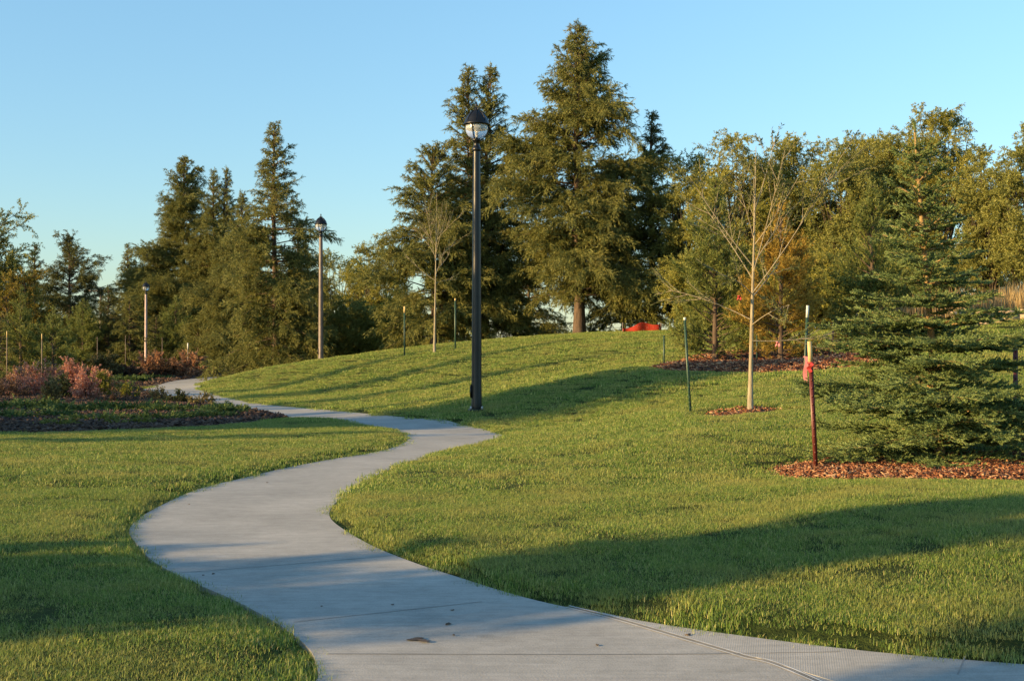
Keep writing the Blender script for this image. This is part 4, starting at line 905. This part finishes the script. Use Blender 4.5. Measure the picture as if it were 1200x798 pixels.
# flagging ribbons tied to sapling twigs
def flag(px, py, d, label, m, size=.09):
    x = (px - CX) / F * d; z = EYE - (py - HY) / F * d
    b = MB(); s_ = np.linspace(0, 1, 6)
    for sg in (-1, 1):
        P = np.stack([sg * size * .5 * s_, .02 * np.sin(s_ * 5), -size * s_ - .01 * np.sin(s_ * 8)], 1); w_r = .014
        V = np.vstack([P + [w_r, 0, w_r], P - [w_r, 0, w_r], P + [w_r, .004, w_r], P - [w_r, -.004, w_r]]); i = np.arange(5)
        b.add(V, np.column_stack([i, i + 6, i + 7, i + 1])); b.add(V, np.column_stack([i + 12, i + 13, i + 19, i + 18]))
    b.tube([(.018 * math.cos(a), .018 * math.sin(a), 0) for a in np.linspace(0, 6.28, 7)], .012, 5)
    o = b.build('flagging_ribbon', M[m]); o.location = (x, d, z); tag(o, label, 'ribbon', 'ribbons tied to the sapling'); return o
flag(866, 347, 21.9, 'small red ribbon tied to the sapling just left of its trunk', 'red_tape', .055)
flag(911, 401, 21.9, 'small pink ribbon hanging from a low right twig of the sapling', 'pink', .06)

# ------------------------------------------------------------------ retaining wall and dry grass above it
wr = empty('retaining_wall', (0, 0, 0)); tag(wr, 'low tan block retaining wall at the right edge behind the near spruce', 'wall')
x0, x1 = (1118 - CX) / F * 34.6, (1118 - CX) / F * 34.6 + 10; zt = EYE + (402 - 369) / F * 34.6
rg = np.random.default_rng(3); b = MB()
for row in range(5):
    xx = x0 + (row % 2) * .22
    while xx < x1:
        ww = .44; top_ = zt + (xx - x0) * .035 - row * .19
        b.box((xx + ww / 2, 34.7 + rg.normal(0, .006), top_ - .095), (ww - .012, .3, .178)); xx += ww
b.build('blocks', M['stone'], wr)
b = MB(); xx = x0 - .05
while xx < x1:
    b.box((xx + .3, 34.68, zt + (xx - x0) * .035 + .045), (.59, .38, .085)); xx += .6
b.build('cap', M['stone_cap'], wr)
rg = np.random.default_rng(5)
n = 9000; x = rg.uniform(x0 - 1.5, x1, n); y = 34.95 + rg.uniform(0, 1, n) ** 1.3 * 5; z = np.maximum(T(x, y), zt - .05 + 0 * x)
hgt = rg.uniform(.35, 1.0, n) * (.9 + .3 * vnoise(x, y, 1.4, 3)) * np.clip((x - x0 + 1.8) / 1.5, .3, 1); a = rg.uniform(0, 6.28, n); bd = rg.uniform(.02, .3, n) * hgt
w_g = .012; D = np.stack([np.cos(a), np.sin(a), 0 * a], 1); Sd = np.stack([-D[:, 1], D[:, 0], 0 * a], 1) * w_g; P0 = np.column_stack([x, y, z - .02])
mid = P0 + np.array([0, 0, 1.0]) * hgt[:, None] * .6 + D * bd[:, None] * .3; tip = P0 + np.array([0, 0, 1.0]) * hgt[:, None] + D * bd[:, None]
V = np.stack([P0 - Sd, P0 + Sd, mid + Sd * .8, mid - Sd * .8, tip], 1).reshape(-1, 3); k = np.arange(n) * 5
o = mesh_np('dry_grass', V, [(np.stack([k, k + 1, k + 2, k + 3], 1), 0), (np.stack([k + 3, k + 2, k + 4], 1), 0)], M['dry_grass']); o['kind'] = 'stuff'
# bank of earth behind the wall
bx = np.array([x0 - 2.5, x0, x0 + 3, x1]); by = np.array([34.86, 36, 38, 41]); V = [(u_, v_, max(float(T(u_, v_)[0]) , zt - .03) if u_ > x0 - 1 else float(T(u_, v_)[0]) - .1) for v_ in by for u_ in bx]
Fq = [(j * 4 + i, j * 4 + i + 1, (j + 1) * 4 + i + 1, (j + 1) * 4 + i) for j in range(3) for i in range(3)]
o = mesh_np('bank', V, [(np.array(Fq), 0)], M['lawn']); o['kind'] = 'structure'

# ------------------------------------------------------------------ things beyond the crest
# orange safety fence
x, y, z = base(752, 52); fr = empty('safety_fence', (x, y, z)); tag(fr, 'bright orange plastic safety fence sagging under the dark pointed spruce', 'fence')
b = MB(); hs = lambda u_: .12 + .2 * min(1, u_ * 2.2) - .05 * math.sin(u_ * 9)
for k in range(24):
    u_ = k / 23; b.box((-.75 + 1.5 * u_, .05 * math.sin(u_ * 12), hs(u_) / 2), (.03, .012, hs(u_)), .3 * math.sin(k))
for k in range(9):
    f_ = (k + .5) / 9; b.tube([(-.75 + 1.5 * u_, .05 * math.sin(u_ * 12) - .008, hs(u_) * f_) for u_ in np.linspace(0, 1, 18)], .013, 4)
b.build('mesh_panel', M['orange'], fr)
for xx in (-.78, 0.1, .78):
    b = MB(); b.tube([(xx, .06, -.1), (xx + .02, .06, .36)], .02, 6); b.build('post', M['pole_grey'], fr)
x, y, z = base(990, 39); f2 = empty('safety_fence', (x, y, z)); tag(f2, 'scrap of orange safety fence seen between the two right pines', 'fence')
b = MB()
for k in range(20): b.box((-.35 + .7 * k / 19, .03 * math.sin(k), .38), (.02, .012, .75), 0)
for k in range(8): b.tube([(-.36, -.01, .06 + .09 * k), (0, .02, .05 + .09 * k), (.36, -.01, .06 + .09 * k)], .011, 4)
b.build('mesh_panel', M['orange'], f2)
b = MB(); b.tube([(.38, .02, -.1), (.38, .02, .9)], .02, 6); b.build('post', M['pole_grey'], f2)
# wire fence behind the crest
x, y, z = base(575, 72); wf = empty('wire_fence', (0, 0, 0)); tag(wf, 'thin wire fence with grey posts seen through the gap under the big spruces', 'fence')
px_list = [560, 603, 646, 692, 738, 785]
for p_ in px_list:
    X, Y, Z = base(p_, 72); hp = topH(382, 72, Z); b = MB(); b.tube([(X, Y, Z - .3), (X, Y, Z + hp)], .035, 6); b.build('post', M['pole_grey'], wf)
b = MB()
for py in (384, 387, 391, 395): b.tube([iw(p_, py, 72.05) for p_ in px_list], .012, 4)
b.build('wires', M['wire'], wf)
X, Y, Z = base(604, 74); b = MB(); b.lathe([(0, 0), (.13, 0), (.13, topH(378, 74, Z) - .05), (.09, topH(378, 74, Z)), (0, topH(378, 74, Z))], 12)
o = b.build('marker_post', M['white_paint']); o.location = (X, Y, Z); tag(o, 'white round topped post seen under the spruces right of the nearest lamp', 'post')
# utility pole with cross-arm
X, Y, Z = base(118, 130); up_ = empty('utility_pole', (X, Y, Z)); tag(up_, 'grey wooden utility pole with a cross arm far behind the young conifers', 'utility pole')
Hp = topH(337, 130, Z); b = MB(); b.tube([(0, 0, -.3), (0, 0, Hp)], [.17, .11], 10); b.build('pole', M['pole_grey'], up_)
b = MB(); b.box((0, -.15, Hp - .35), (2.3, .12, .12), .2); arm = b.build('cross_arm', M['pole_grey'], up_)
for xx in (-1, -.4, .4, 1):
    b = MB(); b.lathe([(.02, 0), (.05, .05), (.03, .09), (.05, .13), (0, .17)], 8, c=(xx, -.15 + xx * .2, Hp - .29)); b.build('insulator', M['white_paint'], arm)
# far low woods closing the view beyond the fence and trees
def far_wood():
    rg = np.random.default_rng(77); Vs = []; n = 60000
    a = rg.uniform(-.62, .62, n); d = rg.uniform(165, 200, n); x = d * np.sin(a); y = d * np.cos(a); h = 5.5 + 2.2 * vnoise(x, y, 25, 6) + 1.2 * vnoise(x, y, 8, 7) - np.where(np.abs(x - 12) < 16, 3.3, 0)
    zb = T(x, y); z = zb + h * rg.uniform(0, 1, n) ** .7
    r = norm(rg.normal(0, 1, (n, 3))); s1 = norm(np.cross(r, rg.normal(0, 1, (n, 3)))); L = rg.uniform(.3, .8, n)[:, None]; c = np.column_stack([x, y, z])
    V = np.stack([c - s1 * L * .35, c + s1 * L * .35, c + r * L], 1).reshape(-1, 3)
    o = mesh_np('distant_wood', V, [(np.arange(n * 3).reshape(-1, 3), 0)], M['willow_olive']); o['kind'] = 'stuff'
far_wood()

# ------------------------------------------------------------------ small litter on the concrete
rg = np.random.default_rng(31)
first_leaf = None
M['litter'] = plain('dead_leaf', (.09, .065, .045), .8, 0, .4, 30)
for px, py in [(238, 680), (250, 679), (377, 717), (460, 716), (530, 723), (525, 739), (532, 752), (222, 595), (700, 764), (806, 753), (313, 569)]:
    x, y, z = img2w(px, py)
    if first_leaf is None:
        b = MB(); a = np.arange(9) / 9 * 6.28; r_ = .009 * (1 + .35 * np.sin(a * 3)); V = np.vstack([np.stack([r_ * 1.5 * np.cos(a), r_ * np.sin(a), .003 + .004 * np.sin(a * 2) + 0 * a], 1), [[0, 0, .006]], np.stack([r_ * 1.5 * np.cos(a), r_ * np.sin(a), 0 * a], 1)])
        b.add(V, [(i, (i + 1) % 9, 9) for i in range(9)]); b.add(V, [(i, i + 10, (i + 1) % 9 + 10, (i + 1) % 9) for i in range(9)])
        o = b.build('fallen_leaf', M['litter']); first_leaf = o
    else: o = first_leaf.copy(); COL.objects.link(o)
    o.location = (x, y, z + PATH_DZ + .004); o.rotation_euler = (0, 0, rg.uniform(0, 6.28)); o.scale = [rg.uniform(.6, 1.3)] * 3
    tag(o, 'small dry brown leaf lying on the concrete path', 'leaf', 'dry leaves scattered on the path')
x, y, z = img2w(491, 757); b = MB()
for k in range(7):
    a = rg.uniform(0, 6.28); cx_, cy_ = rg.normal(0, .025, 2); aa = np.arange(8) / 8 * 6.28; r_ = .02
    V = np.vstack([np.stack([cx_ + r_ * 1.4 * np.cos(aa), cy_ + r_ * np.sin(aa), 0 * aa + .002 + k * .0006], 1), [[cx_, cy_, .005 + k * .0006]]]); b.add(V, [(i, (i + 1) % 8, 8) for i in range(8)])
o = b.build('leaf_clump', M['litter']); o.location = (x, y, z + PATH_DZ + .003); tag(o, 'flat clump of wet brown leaves on the path at the front', 'leaves')

# ------------------------------------------------------------------ trees standing left of the picture whose shadows cross the lawn
def cast(tx, ty, t, H, half, seed, kind='spruce', bare=.03):
    """tree whose shadow runs over ground point (tx, ty), standing t metres up-sun"""
    x = tx - math.cos(R(SUN_AZ)) * t; y = ty - math.sin(R(SUN_AZ)) * t
    if kind == 'spruce': spruce(None, None, 0, half, 'tall spruce standing beyond the left edge of the picture', seed, 'spruce', xy=(x, y), H=H, dens=.7, bare=bare, group='trees beyond the left edge')
    elif kind == 'round': bushy(None, None, 0, half, 'round crowned tree standing beyond the left edge of the picture', seed, 'willow', xy=(x, y), H=H, clear=bare, group='trees beyond the left edge', name='leafy_tree', cat='tree', puffs=int(60 * half), leaf=(.12, .06), dens=1.0)
    else: broadleaf(None, None, 0, half, 'leafy tree standing beyond the left edge of the picture', seed, 'willow', xy=(x, y), H=H, group='trees beyond the left edge', dens=.7, name='leafy_tree')
CASTERS = [(1.5, 8.85, 17, 6.7, .9, 301, 'round', .44), (-4.4, 7.75, 12, 3.5, 1.7, 302, 'round', .1), (2.9, 6.2, 18, 6.4, .9, 303, 'round', .62),
    (-7, 20.3, 14, 5.0, 1.3, 304, 'spruce'), (-8, 24.5, 16, 5.2, 1.8, 307, 'leafy'), (-10, 16.5, 12, 3.3, 1.1, 305, 'spruce'),
    (-9, 31, 18, 6.3, 2.6, 308, 'spruce'), (-10, 34.5, 17, 5.6, 2.6, 309, 'leafy'), (0.5, 29.3, 30, 13, 3.0, 310, 'leafy'), (1.5, 33, 34, 12, 2.0, 311, 'spruce'),
    (-5, 45, 32, 11.5, 2.2, 312, 'spruce'), (-8, 50, 30, 10.5, 2.0, 313, 'spruce'), (-2, 40, 34, 11, 1.8, 314, 'spruce')]
lk = ['tall narrow', 'short bushy', 'slim', 'small', 'round', 'low', 'broad']
for c_ in CASTERS: cast(*c_)
